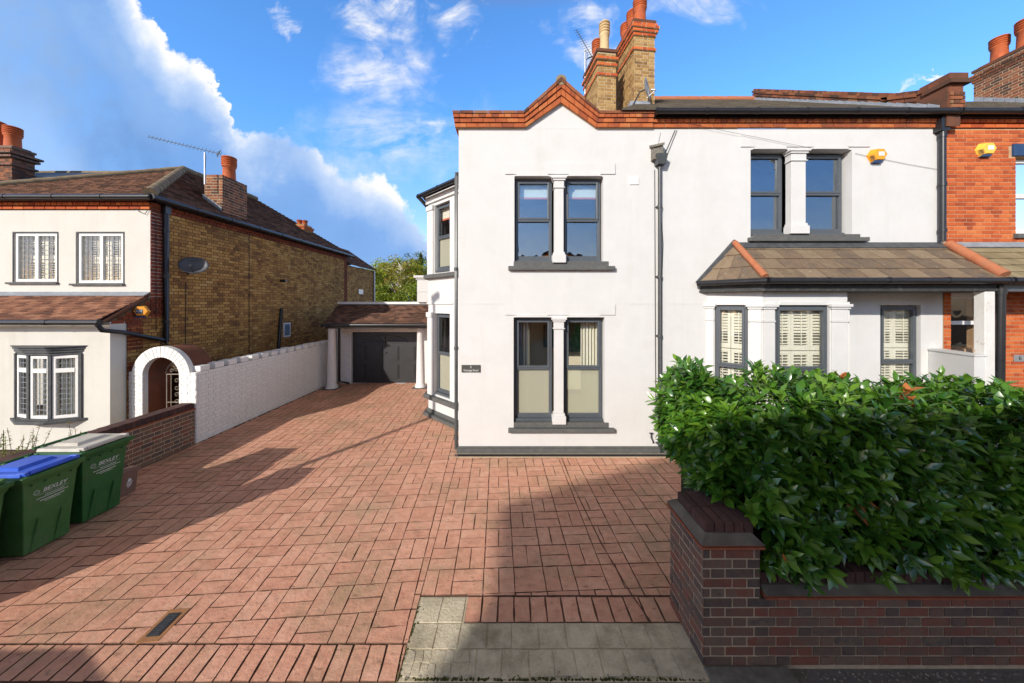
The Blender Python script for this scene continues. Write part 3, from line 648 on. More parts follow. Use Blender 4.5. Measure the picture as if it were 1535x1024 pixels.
# front windows
sash(H, f0, .05, .76, .62, 2.52, lower='frost'); sash(H, f0, 1.0, 1.715, .62, 2.52, lower='frost')
M['glassmid'] = glassmat('front_window_glass', (.90, .95, .97), .15); wu1 = sash(H, f0, .065, .76, 3.62, 5.16, glass='glassmid', lower='glassmid'); wu2 = sash(H, f0, 1.0, 1.69, 3.62, 5.16, glass='glassmid', lower='glassmid')
m = MB(); m.lathe((1.0, 7.6, 3.2), [(1.1, 0), (1.1, .3), (1.0, .48), (.7, .60), (.3, .65), (.01, .66)], 28); m.build('bedding', 'orangebed', H)
sash(H, f0, 4.50, 5.19, 4.15, 5.66, rec=.16, glass='glassblue', lower='glassblue'); sash(H, f0, 5.52, 6.34, 4.15, 5.66, rec=.16, glass='glassblue', lower='glassblue')
sash(H, f0, 6.92, 7.64, .65, 2.75, rec=.05)
sash(H, bayw[1], .66, 1.28, .62, 2.54, rec=.08, lower='frost'); sash(H, bayw[1], .66, 1.28, 3.62, 5.2, rec=.08, lower='frost')
sash(H, bayw[2], .32, 1.08, .62, 2.54, rec=.08, lower='frost'); sash(H, bayw[2], .32, 1.08, 3.62, 5.2, rec=.08, lower='frost')
# roller blinds with coral trim upstairs
for (a, b) in ((.12, .70), (1.06, 1.63)):
    m = MB(); m.lbox(f0, a, b, 4.86, 5.14, -.235, -.23); bl = m.build('blind', 'blind', H); m = MB(); m.lbox(f0, a, b, 4.825, 4.858, -.237, -.229); m.build('trim', 'blindtrim', bl)
m = MB(); m.lbox(bayw[1], .70, 1.24, 4.9, 5.16, -.185, -.18); bl = m.build('blind', 'blind', H); m = MB(); m.lbox(bayw[1], .70, 1.24, 4.86, 4.898, -.187, -.179); m.build('trim', 'blindtrim', bl)
# rooms
def room(x0, x1, y0, y1, z0, z1, m_, name='room'):
    r = MB(); P = [(x0, y0, z0), (x1, y0, z0), (x1, y1, z0), (x0, y1, z0), (x0, y0, z1), (x1, y0, z1), (x1, y1, z1), (x0, y1, z1)]
    r.mesh(P, [(0, 1, 2, 3), (7, 6, 5, 4), (3, 2, 6, 7), (0, 3, 7, 4), (1, 5, 6, 2)]); return r.build(name, m_, H)
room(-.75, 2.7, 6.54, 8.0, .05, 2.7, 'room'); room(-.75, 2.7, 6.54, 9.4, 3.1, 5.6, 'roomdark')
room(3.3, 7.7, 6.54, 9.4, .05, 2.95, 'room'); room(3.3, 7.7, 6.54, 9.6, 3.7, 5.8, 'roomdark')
curtain(H, f0, .08, .20, .55, 2.5, -.34, 3, 'curtainblue'); curtain(H, f0, .22, .34, .55, 2.5, -.40, 2); curtain(H, f0, 1.36, 1.72, .55, 2.5, -.36, 6)
m = MB(); m.box(1.35, 1.75, 7.94, 7.97, 1.65, 2.35); fp = m.build('picture', 'picture', H)
m = MB(); m.box(.75, 1.15, 7.94, 7.97, 1.75, 2.3); m.build('picture', 'picture', H)
m = MB(); m.box(1.9, 1.95, 7.6, 7.95, .7, 2.4); m.build('mirror', 'wood', H, bevel=.01)
# parapet cornice of orange brick with gable
pc = MB(); pmr = MB()
LO = [(-1.06, 6.075), (.25, 6.075), (.906, 6.53), (1.56, 6.075), (2.62, 6.075)]; UP = [(-1.10, 6.345), (.215, 6.345), (.906, 6.965), (1.61, 6.345), (2.62, 6.345)]
rows = [(0, .27, .035), (.29, .56, .06), (.58, .80, .085), (.82, 1.0, .10)]
for k in range(4):
    a, b, c, d = Vector((LO[k][0], 0, LO[k][1])), Vector((LO[k + 1][0], 0, LO[k + 1][1])), Vector((UP[k][0], 0, UP[k][1])), Vector((UP[k + 1][0], 0, UP[k + 1][1]))
    pmr.prism([a + Vector((0, 6.25, 0)), b + Vector((0, 6.25, 0)), d + Vector((0, 6.25, 0)), c + Vector((0, 6.25, 0))], (0, -.03, 0))
    for ri, (t0, t1, n) in enumerate(rows):
        p0, p1, q0, q1 = a.lerp(c, t0), b.lerp(d, t0), a.lerp(c, t1), b.lerp(d, t1); L = (p1 - p0).length; bw = .225 if ri < 2 else (.115 if ri == 2 else .24)
        cnt = max(1, round(L / bw)); off = .5 if ri % 2 else 0
        for i in range(-1, cnt + 1):
            s = max(0, (i + off) / cnt); e = min(1, (i + 1 + off) / cnt)
            if e - s < .01 * 1: continue
            s += .004 / L; e -= .004 / L
            poly = [p0.lerp(p1, s), p0.lerp(p1, e), q0.lerp(q1, e), q0.lerp(q1, s)]
            pc.prism([v + Vector((0, 6.22, 0)) for v in poly], (0, -n + random.uniform(-.003, .003), 0), random.random(), 1 if ri == 3 else 0)
pmr.build('parapet_joints', 'ymortar_light', H); pc.build('parapet', ['trimbrick', 'oldred'], H)
m = MB(); half_round(m, (.906, 6.13, 6.915), (.906, 7.2, 6.90), .095); m.build('ridge_cap', 'ridgegrey', H)
# return of the cornice along the side wall
m = MB(); bricks(m, Fr((XL, 6.53, 0), (0, 1, 0), (-1, 0, 0)), -.28, .8, 6.08, 6.34, th=.06, ch=.087); m.build('cornice_return', 'redbrick', H)
# orange brick band, fascia and gutter over the right part
m = MB(); mm = MB(); mm.lbox(f0, 2.62, XR, 6.075, 6.235, 0, .02); bricks(m, Fr((0, 6.23, 0), (1, 0, 0), (0, -1, 0)), 2.62, XR, 6.075, 6.15, th=.018, flemish=False)
bricks(m, Fr((0, 6.23, 0), (1, 0, 0), (0, -1, 0)), 2.62, XR, 6.158, 6.233, th=.045, st=.1025, flemish=False)
mm.build('band_joints', 'redmortar', H); m.build('brick_band', 'trimbrick', H)
m = MB(); m.lbox(f0, 2.62, XR, 6.24, 6.34, 0, .10); gutter(m, (2.62, 6.06, 6.30), (XR + .05, 6.06, 6.30)); m.build('gutter', 'black', H)
# roof over the right part
def roof_z(y): return 6.33 + .645 * (y - 6.08)
m = MB(); RY = 11.0
plane_tiles(m, [(2.0, 6.08, 6.33), (7.98, 6.08, 6.33), (7.98, RY, roof_z(RY)), (4.5, RY, roof_z(RY))], .22, .16, .02)
m.face([(2.0, 6.08, 6.33), (4.5, RY, roof_z(RY)), (2.0, 15.9, 6.33)], .4); m.face([(2.0, 15.9, 6.33), (4.5, RY, roof_z(RY)), (7.98, RY, roof_z(RY)), (7.98, 15.9, 6.33)], .4)
m.build('roof', 'roofgrey', H)
m = MB(); half_round(m, (4.5, RY, roof_z(RY) + .03), (7.98, RY, roof_z(RY) + .03), .09, .4); m.build('ridge_tiles', 'ridge', H)
m = MB(); m.mesh([(XL + .28, 6.55, 6.05), (2.6, 6.55, 6.05), (2.6, 12.4, 6.05), (XL + .28, 12.4, 6.05), (.906, 7.6, 6.5), (.906, 11.4, 6.5)], [(0, 1, 4), (1, 2, 5, 4), (2, 3, 5), (3, 0, 4, 5)]); m.build('low_roof', 'roofgrey', H)
# raking party parapet
pp = MB(); cop = MB(); fl = MB()
TOP = [(6.10, 6.93), (6.55, 6.96), (7.05, 7.20), (11.0, 9.84)]
for k in range(3):
    (ya, za), (yb, zb) = TOP[k], TOP[k + 1]
    pp.prism([(7.96, ya, roof_z(ya) - .3), (7.96, yb, roof_z(yb) - .3), (7.96, yb, zb - .08), (7.96, ya, za - .08)], (.24, 0, 0), .2)
    L = math.hypot(yb - ya, zb - za); n = max(1, int(L / .078)); dy, dz = (yb - ya) / L, (zb - za) / L
    for i in range(n):
        y = ya + dy * i * L / n; z = za + dz * i * L / n; q = L / n - .006; h = .085 + random.uniform(-.006, .006)
        cop.prism([(7.93, y, z - .075), (7.93, y + dy * q, z - .075 + dz * q), (7.93, y + dy * q - dz * h * .8, z - .075 + dz * q + h), (7.93, y - dz * h * .8, z - .075 + h)], (.30, 0, 0))
    y = ya
    while y < yb and k > 0:
        t = (y - ya) / (yb - ya); z = za + (zb - za) * t
        for q, tt in ((.10, .13), (.19, .155)): cop.prism([(7.955 - tt * 0, y, z - q), (7.955, y + .2, z - q + .2 * dz / dy), (7.955, y + .2, z - q + .065 + .2 * dz / dy), (7.955, y, z - q + .065)], (-.03 - (.1 - q) * .2, 0, 0))
        y += .21
yy = 6.2
while yy < 10.9:
    z = roof_z(yy); fl.prism([(7.95, yy, z + .01), (7.95, yy + .17, z + .12), (7.95, yy + .17, z + .21), (7.95, yy, z + .08)], (-.012, 0, 0)); fl.prism([(7.95, yy, z + .02), (7.80, yy, z + .012), (7.80, yy + .17, z + .122), (7.95, yy + .17, z + .13)], (0, 0, .012)); yy += .175
pa = pp.build('party_parapet', 'oldred', H); cop.build('coping', 'oldred', pa); fl.build('flashing', 'lead', pa)
kn = MB(); kf = Fr((0, 6.08, 0), (1, 0, 0), (0, -1, 0)); kn.box(7.98, 8.24, 6.09, 6.4, 6.36, 6.80, .5); bricks(kn, kf, 7.98, 8.24, 6.36, 6.66, th=.02)
kn.box(7.92, 8.32, 6.02, 6.45, 6.80, 6.87, .1); kn.box(7.94, 8.28, 6.05, 6.5, 6.875, 6.99, .3); kn.build('kneeler', ['oldred'], pa)

# chimney stacks, turned with the party wall
def stack(parent, ox, oy, ang, w_, d_, z0, z1, bands, brick='ychim', mort='ymortar_light', cap='oldred', pots=(), bandm='redbrick', fl=True):
    U = Vector((math.cos(ang), math.sin(ang), 0)); V = Vector((-math.sin(ang), math.cos(ang), 0)); O = Vector((ox, oy, 0))
    core = MB(); br = MB(); bd = MB()
    def bx(mb, a, b, c, d, e, f, r=None, mi=0):
        P = [O + U * x + V * y + Vector((0, 0, z)) for (x, y, z) in ((a, c, e), (b, c, e), (b, d, e), (a, d, e), (a, c, f), (b, c, f), (b, d, f), (a, d, f))]; mb.mesh(P, MB.BF, r, mi)
    bx(core, 0, w_, 0, d_, z0, z1)
    for (o, uu, n_, L) in ((O, U, -V, w_), (O + U * w_, V, U, d_), (O + V * d_, -V, -U, d_)): bricks(br, Fr(o, uu, n_), 0, L, z0, z1)
    for (zb, h, pr) in bands:
        e = .012
        bx(bd, -pr + .006, w_ + pr - .006, -pr + .006, d_ + pr - .006, zb, zb + h, .05, 1)
        for (o, uu, n_, L) in ((O - U * pr - V * pr, U, -V, w_ + 2 * pr), (O + U * (w_ + pr) - V * pr, V, U, d_ + 2 * pr), (O + V * (d_ + pr) - U * pr, -V, -U, d_ + 2 * pr)):
            bricks(bd, Fr(o, uu, n_), 0, L, zb, zb + h, th=.004, ch=h if h < .11 else .075)
    c = core.build('chimney', mort, parent); br.build('brickwork', brick, c)
    b = bd.build('corbel_band', [bandm, mort], c)
    for (px_, py_, rr, hh, col, style) in pots:
        m = MB(); P = O + U * px_ + V * py_ + Vector((0, 0, z1 + (.1 if cap else 0)))
        pr = [(rr * 1.02, 0), (rr * .92, .04), (rr * .86, hh * .55), (rr * 1.0, hh * .60), (rr * 1.02, hh * .64), (rr * .88, hh * .66)]
        z = hh * .68
        while z < hh * .94:
            pr += [(rr * .80, z), (rr * 1.06, z + .004), (rr * 1.06, z + hh * .045), (rr * .8, z + hh * .05)]; z += hh * .085
        pr += [(rr * 1.08, hh * .95), (rr * 1.02, hh), (rr * .6, hh * 1.04), (.01, hh * 1.05)]
        m.lathe(P, pr, 20); m.build('chimney_pot', col, c)
    if cap:
        m = MB(); bx(m, -.03, w_ + .03, -.03, d_ + .03, z1, z1 + .07, .3); bx(m, .05, w_ - .05, .05, d_ - .05, z1 + .07, z1 + .12, .6); m.build('cap', cap, c)
    return c
A7 = R(7)
cR = stack(H, 2.93, 8.0, A7, .52, 1.15, 6.6, 9.55, [(8.88, .075, .03), (9.22, .075, .03), (9.30, .075, .06), (9.38, .075, .09), (9.46, .075, .05)], pots=((.25, .2, .155, .62, 'terracotta', 0), (.25, .55, .155, .62, 'terracotta', 0), (.25, .92, .15, .6, 'terracotta', 0)))
cL = stack(H, 2.06, 8.02, A7, .46, .95, 6.5, 8.86, [(8.28, .075, .03), (8.52, .075, .03), (8.66, .075, .055)], pots=((.26, .22, .125, .78, 'buffpot', 0), (.22, .6, .13, .62, 'terracotta', 0)))
# side bay roof
m = MB(); e1 = (-1.06, 7.18, 5.54); e2 = (-2.32, 8.40, 5.54); e3 = (-2.32, 9.95, 5.54); e4 = (-1.0, 11.2, 5.54); a1 = (-1.0, 8.3, 6.02); a2 = (-1.0, 10.1, 6.02)
plane_tiles(m, [e2, e1, (-1.0, 7.2, 5.56), a1], .16, .1, .012); plane_tiles(m, [e3, e2, a1, a2], .16, .1, .012); m.face([e4, e3, a2])
m.face([e1, e2, e3, e4]); m.build('bay_roof', 'pentile', H)
m = MB(); gutter(m, (-1.08, 7.10, 5.49), (-2.36, 8.38, 5.49), .05); gutter(m, (-2.36, 8.38, 5.49), (-2.36, 9.95, 5.49), .05); m.build('bay_gutter', 'black', H)
m = MB(); m.prism([(-1.0, 6.95, 5.36), (-1.0, 7.32, 5.36), (-1.0, 7.32, 5.74), (-1.0, 6.95, 5.62)], (-.10, 0, 0)); m.build('bay_corbel', 'render', H)
# downpipes
m = MB(); m.tube([(-1.14, 7.08, 5.46), (-1.14, 7.05, 5.36), (-1.055, 6.45, 5.30), (-1.055, 6.31, 5.2), (-1.055, 6.31, .05)], .034, 10)
m.box(-1.2, -1.08, 7.0, 7.12, 5.4, 5.56)
for z in (3.45, 1.95, .9, .25): m.tube([(-1.055, 6.31, z - .03), (-1.055, 6.31, z + .03)], .043, 10)
m.build('downpipe', 'pipe', H)
m = MB(); X0 = PX(989, 6.19)
m.tube([(X0, 6.19, 5.35), (X0, 6.19, .16), (X0 + .01, 6.14, .06)], .033, 10)
for z in (4.6, 3.3, 2.2, 1.0, .2): m.tube([(X0, 6.19, z - .03), (X0, 6.19, z + .03)], .042, 10); m.box(X0 - .055, X0 + .055, 6.195, 6.25, z - .012, z + .012)
m.mesh([(X0 - .07, 6.10, 5.36), (X0 + .07, 6.10, 5.36), (X0 + .07, 6.25, 5.36), (X0 - .07, 6.25, 5.36), (X0 - .105, 6.07, 5.54), (X0 + .105, 6.07, 5.54), (X0 + .105, 6.25, 5.54), (X0 - .105, 6.25, 5.54)], MB.BF)
dp = m.build('downpipe', 'pipe', H)
m = MB(); m.box(X0 - .14, X0 + .04, 6.13, 6.25, 5.46, 5.70); m.mesh([(X0 - .17, 6.10, 5.66), (X0 + .05, 6.10, 5.71), (X0 + .05, 6.25, 5.74), (X0 - .17, 6.25, 5.72), (X0 - .17, 6.10, 5.70), (X0 + .05, 6.10, 5.75), (X0 + .05, 6.25, 5.78), (X0 - .17, 6.25, 5.76)], MB.BF); m.build('outlet_box', 'stone', dp)
m = MB(); X1 = PX(1413, 6.17); m.tube([(X1, 6.17, 6.26), (X1, 6.17, 3.95)], .048, 10); m.box(X1 - .08, X1 + .08, 6.12, 6.25, 5.98, 6.2)
for z in (5.9, 5.0, 4.15): m.tube([(X1, 6.17, z - .03), (X1, 6.17, z + .03)], .058, 10)
m.build('downpipe', 'black', H)
m = MB(); X2 = 8.06; m.tube([(X2, 5.50, 3.1), (X2, 5.50, 2.95), (X2, 5.52, .0)], .052, 12); m.tube([(X2, 5.50, 2.95), (X2, 5.50, 3.05)], .065, 12); m.tube([(X2, 5.52, 1.6), (X2, 5.52, 1.68)], .062, 12); m.build('downpipe', 'black', H)
m = MB(); m.tube([(X0 + .04, 6.245, 6.0), (X0 - .07, 6.245, 5.45)], .003, 6); m.tube([(X0 - .075, 6.238, 5.3), (X0 - .06, 6.238, 2.0), (X0 - .05, 6.238, .6)], .007, 6); m.tube([(X0 + .06, 6.24, 4.3), (X0 + .085, 6.24, 3.9), (X0 + .06, 6.24, 3.2), (X0 + .06, 6.24, 1.2)], .006, 6)
m.tube([(PX(1012, 6.24), 6.24, PZ(195, 6.24)), (PX(990, 6.24), 6.24, PZ(246, 6.24))], .006, 6); m.tube([(PX(1015, 6.24), 6.24, PZ(195, 6.24)), (PX(993, 6.24), 6.24, PZ(250, 6.24))], .005, 6)
wire_shadow = [(1016, 180), (1060, 191), (1120, 203), (1180, 215), (1215, 222)]; m.tube([(PX(a, 6.2), 6.2, PZ(b, 6.2)) for a, b in wire_shadow], .0028, 5)  # thin black tubes standing for the shadow of overhead wires on the wall
wire_shadow = [(1282, 230), (1300, 234), (1360, 246), (1405, 254)]; m.tube([(PX(a, 6.235), 6.235, PZ(b, 6.235)) for a, b in wire_shadow], .0028, 5)
m.build('cable', 'black', H)  # wall cables together with the two tubes that imitate wire shadow
# front bay with canted side and long tiled pent roof
BW = MB(); bp = MB(); c1 = (3.66, 6.25); c2 = (4.25, 5.66); c3 = (5.69, 5.66); c4 = (6.28, 6.25)
fb1 = Fr((*c1, 0), (1, -1, 0), (-1, -1, 0)); fb2 = Fr((*c2, 0), (1, 0, 0), (0, -1, 0)); fb3 = Fr((*c3, 0), (1, 1, 0), (1, -1, 0)); Lc = .834
wall_holes(BW, fb1, 0, Lc, 0, 3.0, [(.12, .63, .55, 2.77)], .12); wall_holes(BW, fb2, 0, 1.44, 0, 3.0, [(.215, 1.14, .55, 2.77)], .06); wall_holes(BW, fb3, 0, Lc, 0, 3.0, [(.15, .68, .55, 2.77)], .12)
for fr, a, b in ((fb1, .16, .58), (fb2, .26, 1.08), (fb3, .2, .62)): BW.prism([fr(a, 2.775, 0), fr(b, 2.775, 0), fr(b - .04, 2.83, 0), fr(a + .04, 2.83, 0)], fr.N * .03)
BW.build('bay_wall', 'render', H)
for fr, a, b in ((fb1, -.03, .12), (fb1, .64, .834), (fb2, .0, .20), (fb2, 1.15, 1.44), (fb3, .0, .14), (fb3, .69, .83)):
    q = .028
    bp.lbox(fr, a + .01, b - .01, .3, 2.48, 0, q); bp.lbox(fr, a, b, 2.485, 2.51, 0, q + .014); bp.lbox(fr, a + .01, b - .01, 2.51, 2.70, 0, q); bp.lbox(fr, a - .01, b + .01, 2.705, 2.74, 0, q + .02); bp.lbox(fr, a - .03, b + .03, 2.742, 2.79, 0, q + .045)
bp.build('bay_pilaster', 'render', H, bevel=.005)
sash(H, fb1, .13, .62, .6, 2.76, rec=.03); sash(H, fb2, .225, 1.13, .6, 2.76, rec=.03); sash(H, fb3, .16, .67, .6, 2.76, rec=.03)
shutters(H, fb1, .10, .60, .6, 2.72, -.13, 2, 1.98); shutters(H, fb2, .26, 1.25, .6, 2.72, -.13, 3, 1.98); shutters(H, f0, 6.94, 7.655, .65, 2.72, -.14, 2, 1.95)
m = MB(); m.prism([(3.52, 6.24, 3.0), (4.16, 5.50, 3.0), (8.0, 5.50, 3.0), (8.0, 6.24, 3.0)], (0, 0, .165)); m.prism([(3.50, 6.24, 3.005), (4.15, 5.485, 3.005), (8.0, 5.485, 3.005), (8.0, 6.24, 3.005)], (0, 0, .04)); m.build('fascia', mat('worn_black_timber', [(.03, .03, .03), (.06, .06, .058)], .6, 14, .3, 50, stain=((.26, .24, .20), .54, .72, .35), sscale=7), H)
m = MB()
plane_tiles(m, [(4.13, 5.42, 3.19), (8.02, 5.42, 3.19), (8.02, 6.25, 3.90), (4.13, 6.25, 3.90)], .34, .30, .016)
plane_tiles(m, [(3.46, 6.25, 3.19), (4.13, 5.42, 3.19), (4.13, 6.25, 3.90)], .34, .30, .016); m.build('pent_roof', 'slate', H)
m = MB(); half_round(m, (4.13, 5.44, 3.24), (4.14, 6.20, 3.93), .052, .36); m.build('hip_tiles', 'ridge', H)
m = MB(); half_round(m, (8.03, 5.44, 3.26), (8.05, 6.15, 3.90), .078, .36); m.build('verge_tiles', 'ridge', H)
m = MB(); m.prism([(4.1, 6.12, 3.815), (8.0, 6.12, 3.815), (8.0, 6.24, 3.925), (4.1, 6.24, 3.925)], (0, -.01, .012)); m.lbox(f0, 4.1, 8.0, 3.86, 3.945, 0, .012)
m.prism([(3.43, 6.245, 3.20), (4.14, 6.245, 3.99), (4.2, 6.245, 3.94), (3.56, 6.245, 3.2)], (0, -.05, 0)); m.build('roof_flashing', 'leaddark', H)
m = MB(); gutter(m, (4.12, 5.37, 3.17), (8.02, 5.37, 3.17), .052); gutter(m, (3.44, 6.18, 3.17), (4.12, 5.37, 3.17), .052); m.build('bay_gutter', 'black', H)
m = MB(); m.box(7.80, 7.97, 5.50, 5.64, 0, 3.0); m.build('porch_pier', mat('peeling_white_paint', [(.62, .61, .58), (.72, .71, .69)], .8, 6, .3, 50, stain=((.40, .20, .11), .60, .68, .7), sscale=9), H, bevel=.01)
m = MB(); m.prism([(7.80, 5.50, 0), (7.62, 5.50, 0), (7.80, 6.24, 0), (7.98, 6.24, 0)], (0, 0, 1.93)); m.prism([(7.82, 5.48, 1.93), (7.60, 5.48, 1.93), (7.78, 6.245, 1.93), (8.0, 6.245, 1.93)], (0, 0, .03)); m.build('porch_wall', 'render', H)
# rear parapet block beyond the bay
m = MB(); m.box(-3.40, -1.05, 11.95, 12.24, 2.85, 3.66); m.box(-3.44, -1.05, 11.91, 12.24, 3.66, 3.72); m.box(-3.50, -1.05, 11.85, 12.24, 3.72, 3.80); m.box(-3.41, -1.05, 11.93, 12.24, 3.22, 3.235); m.build('rear_parapet', 'render', H)

m = MB(); m.lbox(f0, PX(944, 6.25), PX(957, 6.25), PZ(277, 6.25), PZ(265, 6.25), 0, .018); m.build('vent_cover', 'white', H, bevel=.004)
m = MB(); m.tube([(X0 - .12, 6.22, .20), (X0 - .12, 6.18, .22), (X0 - .17, 6.17, .32), (X0 - .17, 6.17, .40)], .010, 6); m.tube([(X0 - .20, 6.17, .40), (X0 - .14, 6.17, .40)], .012, 6); m.build('garden_tap', 'darkmetal', H)
# name plaque, alarm boxes, aerials, dishes: things fixed to the house
pl = thing('name_plaque', 'small black house name plaque with white lettering at the left of the white wall', 'sign', (PX(706, 6.25), 6.24, PZ(552, 6.25)))
m = MB(); m.lbox(f0, PX(692, 6.25), PX(720, 6.25), PZ(558, 6.25), PZ(547, 6.25), .004, .02); m.build('plate', 'plaque', pl, bevel=.003)
text_mesh('lettering', '5', .058, face_mtx(f0, PX(706, 6.25), PZ(550, 6.25), .021), 'print', pl); text_mesh('lettering', 'Vicarage Road', .052, face_mtx(f0, PX(706, 6.25), PZ(555, 6.25), .021), 'print', pl, xs=.92)
def alarm(fr, u, z, label, m_, txt=None, s=1.0, base='navy', labm='panelblue', turn=0):
    P = fr(u, z, .0); t = thing('alarm_box', label, 'alarm box', tuple(P))
    def hexa(r0, r1, d0, d1, mb, sq=.8):
        a = [fr(u + r0 * s * math.cos(k * math.pi / 3), z + r0 * s * sq * math.sin(k * math.pi / 3) * 1.1, d0) for k in range(6)]
        b = [fr(u + (.03 * s if turn == 0 else .0) + r1 * s * math.cos(k * math.pi / 3), z + .012 * s + r1 * s * sq * math.sin(k * math.pi / 3) * 1.1, d1) for k in range(6)]
        mb.mesh(a + b, [(0, 1, 2, 3, 4, 5)[::-1], (6, 7, 8, 9, 10, 11)] + [(k, (k + 1) % 6, 6 + (k + 1) % 6, 6 + k) for k in range(6)])
    mb = MB(); hexa(.16, .125, .002, .085, mb); mb.build('casing', m_, t, bevel=.004)
    mb = MB(); mb.prism([fr(u - .085 * s, z - .135 * s, .004), fr(u + .075 * s, z - .135 * s, .004), fr(u + .095 * s, z - .085 * s, .004), fr(u - .05 * s, z - .085 * s, .004)], fr.N * .06); mb.build('base', base, t)
    mb = MB(); mb.lbox(fr, u - .01 * s, u + .095 * s, z - .02 * s, z + .055 * s, .086, .089) if not txt else mb.lbox(fr, u - .06 * s, u + .07 * s, z - .04 * s, z + .045 * s, .086, .089); mb.build('label', labm, t)
    if txt: text_mesh('lettering', txt, .062 * s, face_mtx(fr, u + .006 * s, z + .002, .0895), 'print', t)
    else:
        mb = MB(); mb.lbox(fr, u + .038 * s, u + .048 * s, z + .012 * s, z + .022 * s, .089, .091); mb.build('indicator', 'navy', t)
        mb = MB()
        for i in range(4): mb.prism([fr(u - .135 * s + i * .008, z - .015 - i * .02 * s, .045), fr(u - .085 * s + i * .006, z - .012 - i * .02 * s, .07), fr(u - .085 * s + i * .006, z - .018 - i * .02 * s, .07), fr(u - .135 * s + i * .008, z - .021 - i * .02 * s, .045)], fr.N * .012)
        mb.build('louvre', 'darkmetal', t)
    return t
alarm(f0, PX(1315, 6.2), PZ(233, 6.2), 'orange hexagonal alarm box on the white rendered wall', 'alarm')
alarm(f0, PX(1478, 6.2), PZ(224, 6.2), 'yellow hexagonal alarm box on the orange brick wall', 'alarmy', labm='white')

def yagi(label, mast0, mast1, b0, b1, n, el, material, mast_r=.018, bm='metal'):
    t = thing('tv_aerial', label, 'aerial', mast0)
    m = MB(); m.tube([mast0, mast1], mast_r, 8); m.build('mast', 'metal', t)
    a, b = Vector(b0), Vector(b1); d = (b - a).normalized(); m = MB(); m.tube([a, b], .009, 6)
    side = d.cross(Vector((0, 1, 0))).normalized() if abs(d.y) < .9 else Vector((1, 0, 0))
    side = (side + Vector((0, .25, 0))).normalized()
    for i in range(n):
        p = a.lerp(b, i / (n - 1)); L = el * (.7 + .3 * i / n); m.tube([p - side * L, p + side * L], .004, 5)
    m.build('aerial_boom', material, t)
    m = MB(); p = b - d * .05; m.tube([p - side * el * 1.6, p + side * el * 1.6], .009, 6); m.tube([p - d * .02 - side * el, p - d * .02 + side * el], .009, 6)
    mp = Vector(mast1); m.tube([mp + Vector((0, 0, -.02)), mp + Vector((.06, -.03, -.10)), mp + Vector((.03, -.02, -.45))], .006, 6); m.build('reflector', material, t)
    return t
yagi('dark tilted television aerial beside the left chimney stack of the white house', (PX(877, 8.9), 8.9, 6.6), (PX(877, 8.9), 8.9, PZ(75, 8.9)), (PX(864, 8.9), 8.9, PZ(45, 8.9)), (PX(889, 8.9), 8.9, PZ(88, 8.9)), 14, .13, 'darkmetal')
yagi('long silver television aerial on a mast above the brown hipped roof', (PX(307, 8.7), 8.7, 5.9), (PX(307, 8.7), 8.7, PZ(229, 8.7)), (PX(223, 8.7), 8.7, PZ(205, 8.7)), (PX(331, 8.7), 8.7, PZ(231, 8.7)), 20, .07, 'dish', .018)
def dish(label, c, nrm, rx, rz, material, feet, arm=True):
    t = thing('satellite_dish', label, 'satellite dish', feet); c = Vector(c); n = Vector(nrm).normalized(); a = Vector((0, 0, 1)).cross(n).normalized(); b = n.cross(a)
    m = MB(); vs = []; fs = []; K, S_ = 24, 5
    for side in (0, 1):
        for j in range(S_ + 1):
            r = j / S_
            for k in range(K):
                th = 2 * math.pi * k / K; vs.append(c + a * rx * r * math.cos(th) + b * rz * r * math.sin(th) + n * (.10 * r * r * rx / .3 - side * .008))
    for side in (0, 1):
        o = side * (S_ + 1) * K
        for j in range(S_):
            for k in range(K): fs.append((o + j * K + k, o + j * K + (k + 1) % K, o + (j + 1) * K + (k + 1) % K, o + (j + 1) * K + k))
    o = (S_ + 1) * K
    for k in range(K): fs.append((S_ * K + k, S_ * K + (k + 1) % K, o + S_ * K + (k + 1) % K, o + S_ * K + k))
    m.mesh(vs, fs, None, 0, True); m.build('reflector', material, t)
    m = MB(); low = c - b * rz * .9; tip = c + n * rx * 1.1 - b * rz * .55; m.tube([low, tip], .012, 8); m.tube([tip, tip + (c - tip).normalized() * .10], .028, 10); m.build('feed_arm', 'darkmetal' if material == 'dish' else 'metal', t)
    m = MB(); m.tube([c - n * .01, c - n * .12, Vector(feet)], .018, 8); m.build('bracket', 'darkmetal', t); return t
dish('pale satellite dish seen almost edge on at the foot of the tall right chimney stack', (PX(967, 7.75), 7.75, PZ(134, 7.75)), (.80, -.58, .15), .19, .25, 'dishpale', (PX(950, 7.75), 7.8, PZ(156, 7.75)))
dish('dark grey satellite dish on the yellow brick side wall', (PX(292, 7.75), 7.75, PZ(400, 7.75)), (.45, -.78, .35), .27, .21, 'dish', (-7.68, 7.9, 3.5))
m = MB(); m.box(PX(944, 7.85), PX(974, 7.85), 7.8, 7.98, PZ(160, 7.85), PZ(153, 7.85)); m.build('chimney_flashing', 'lead', H)

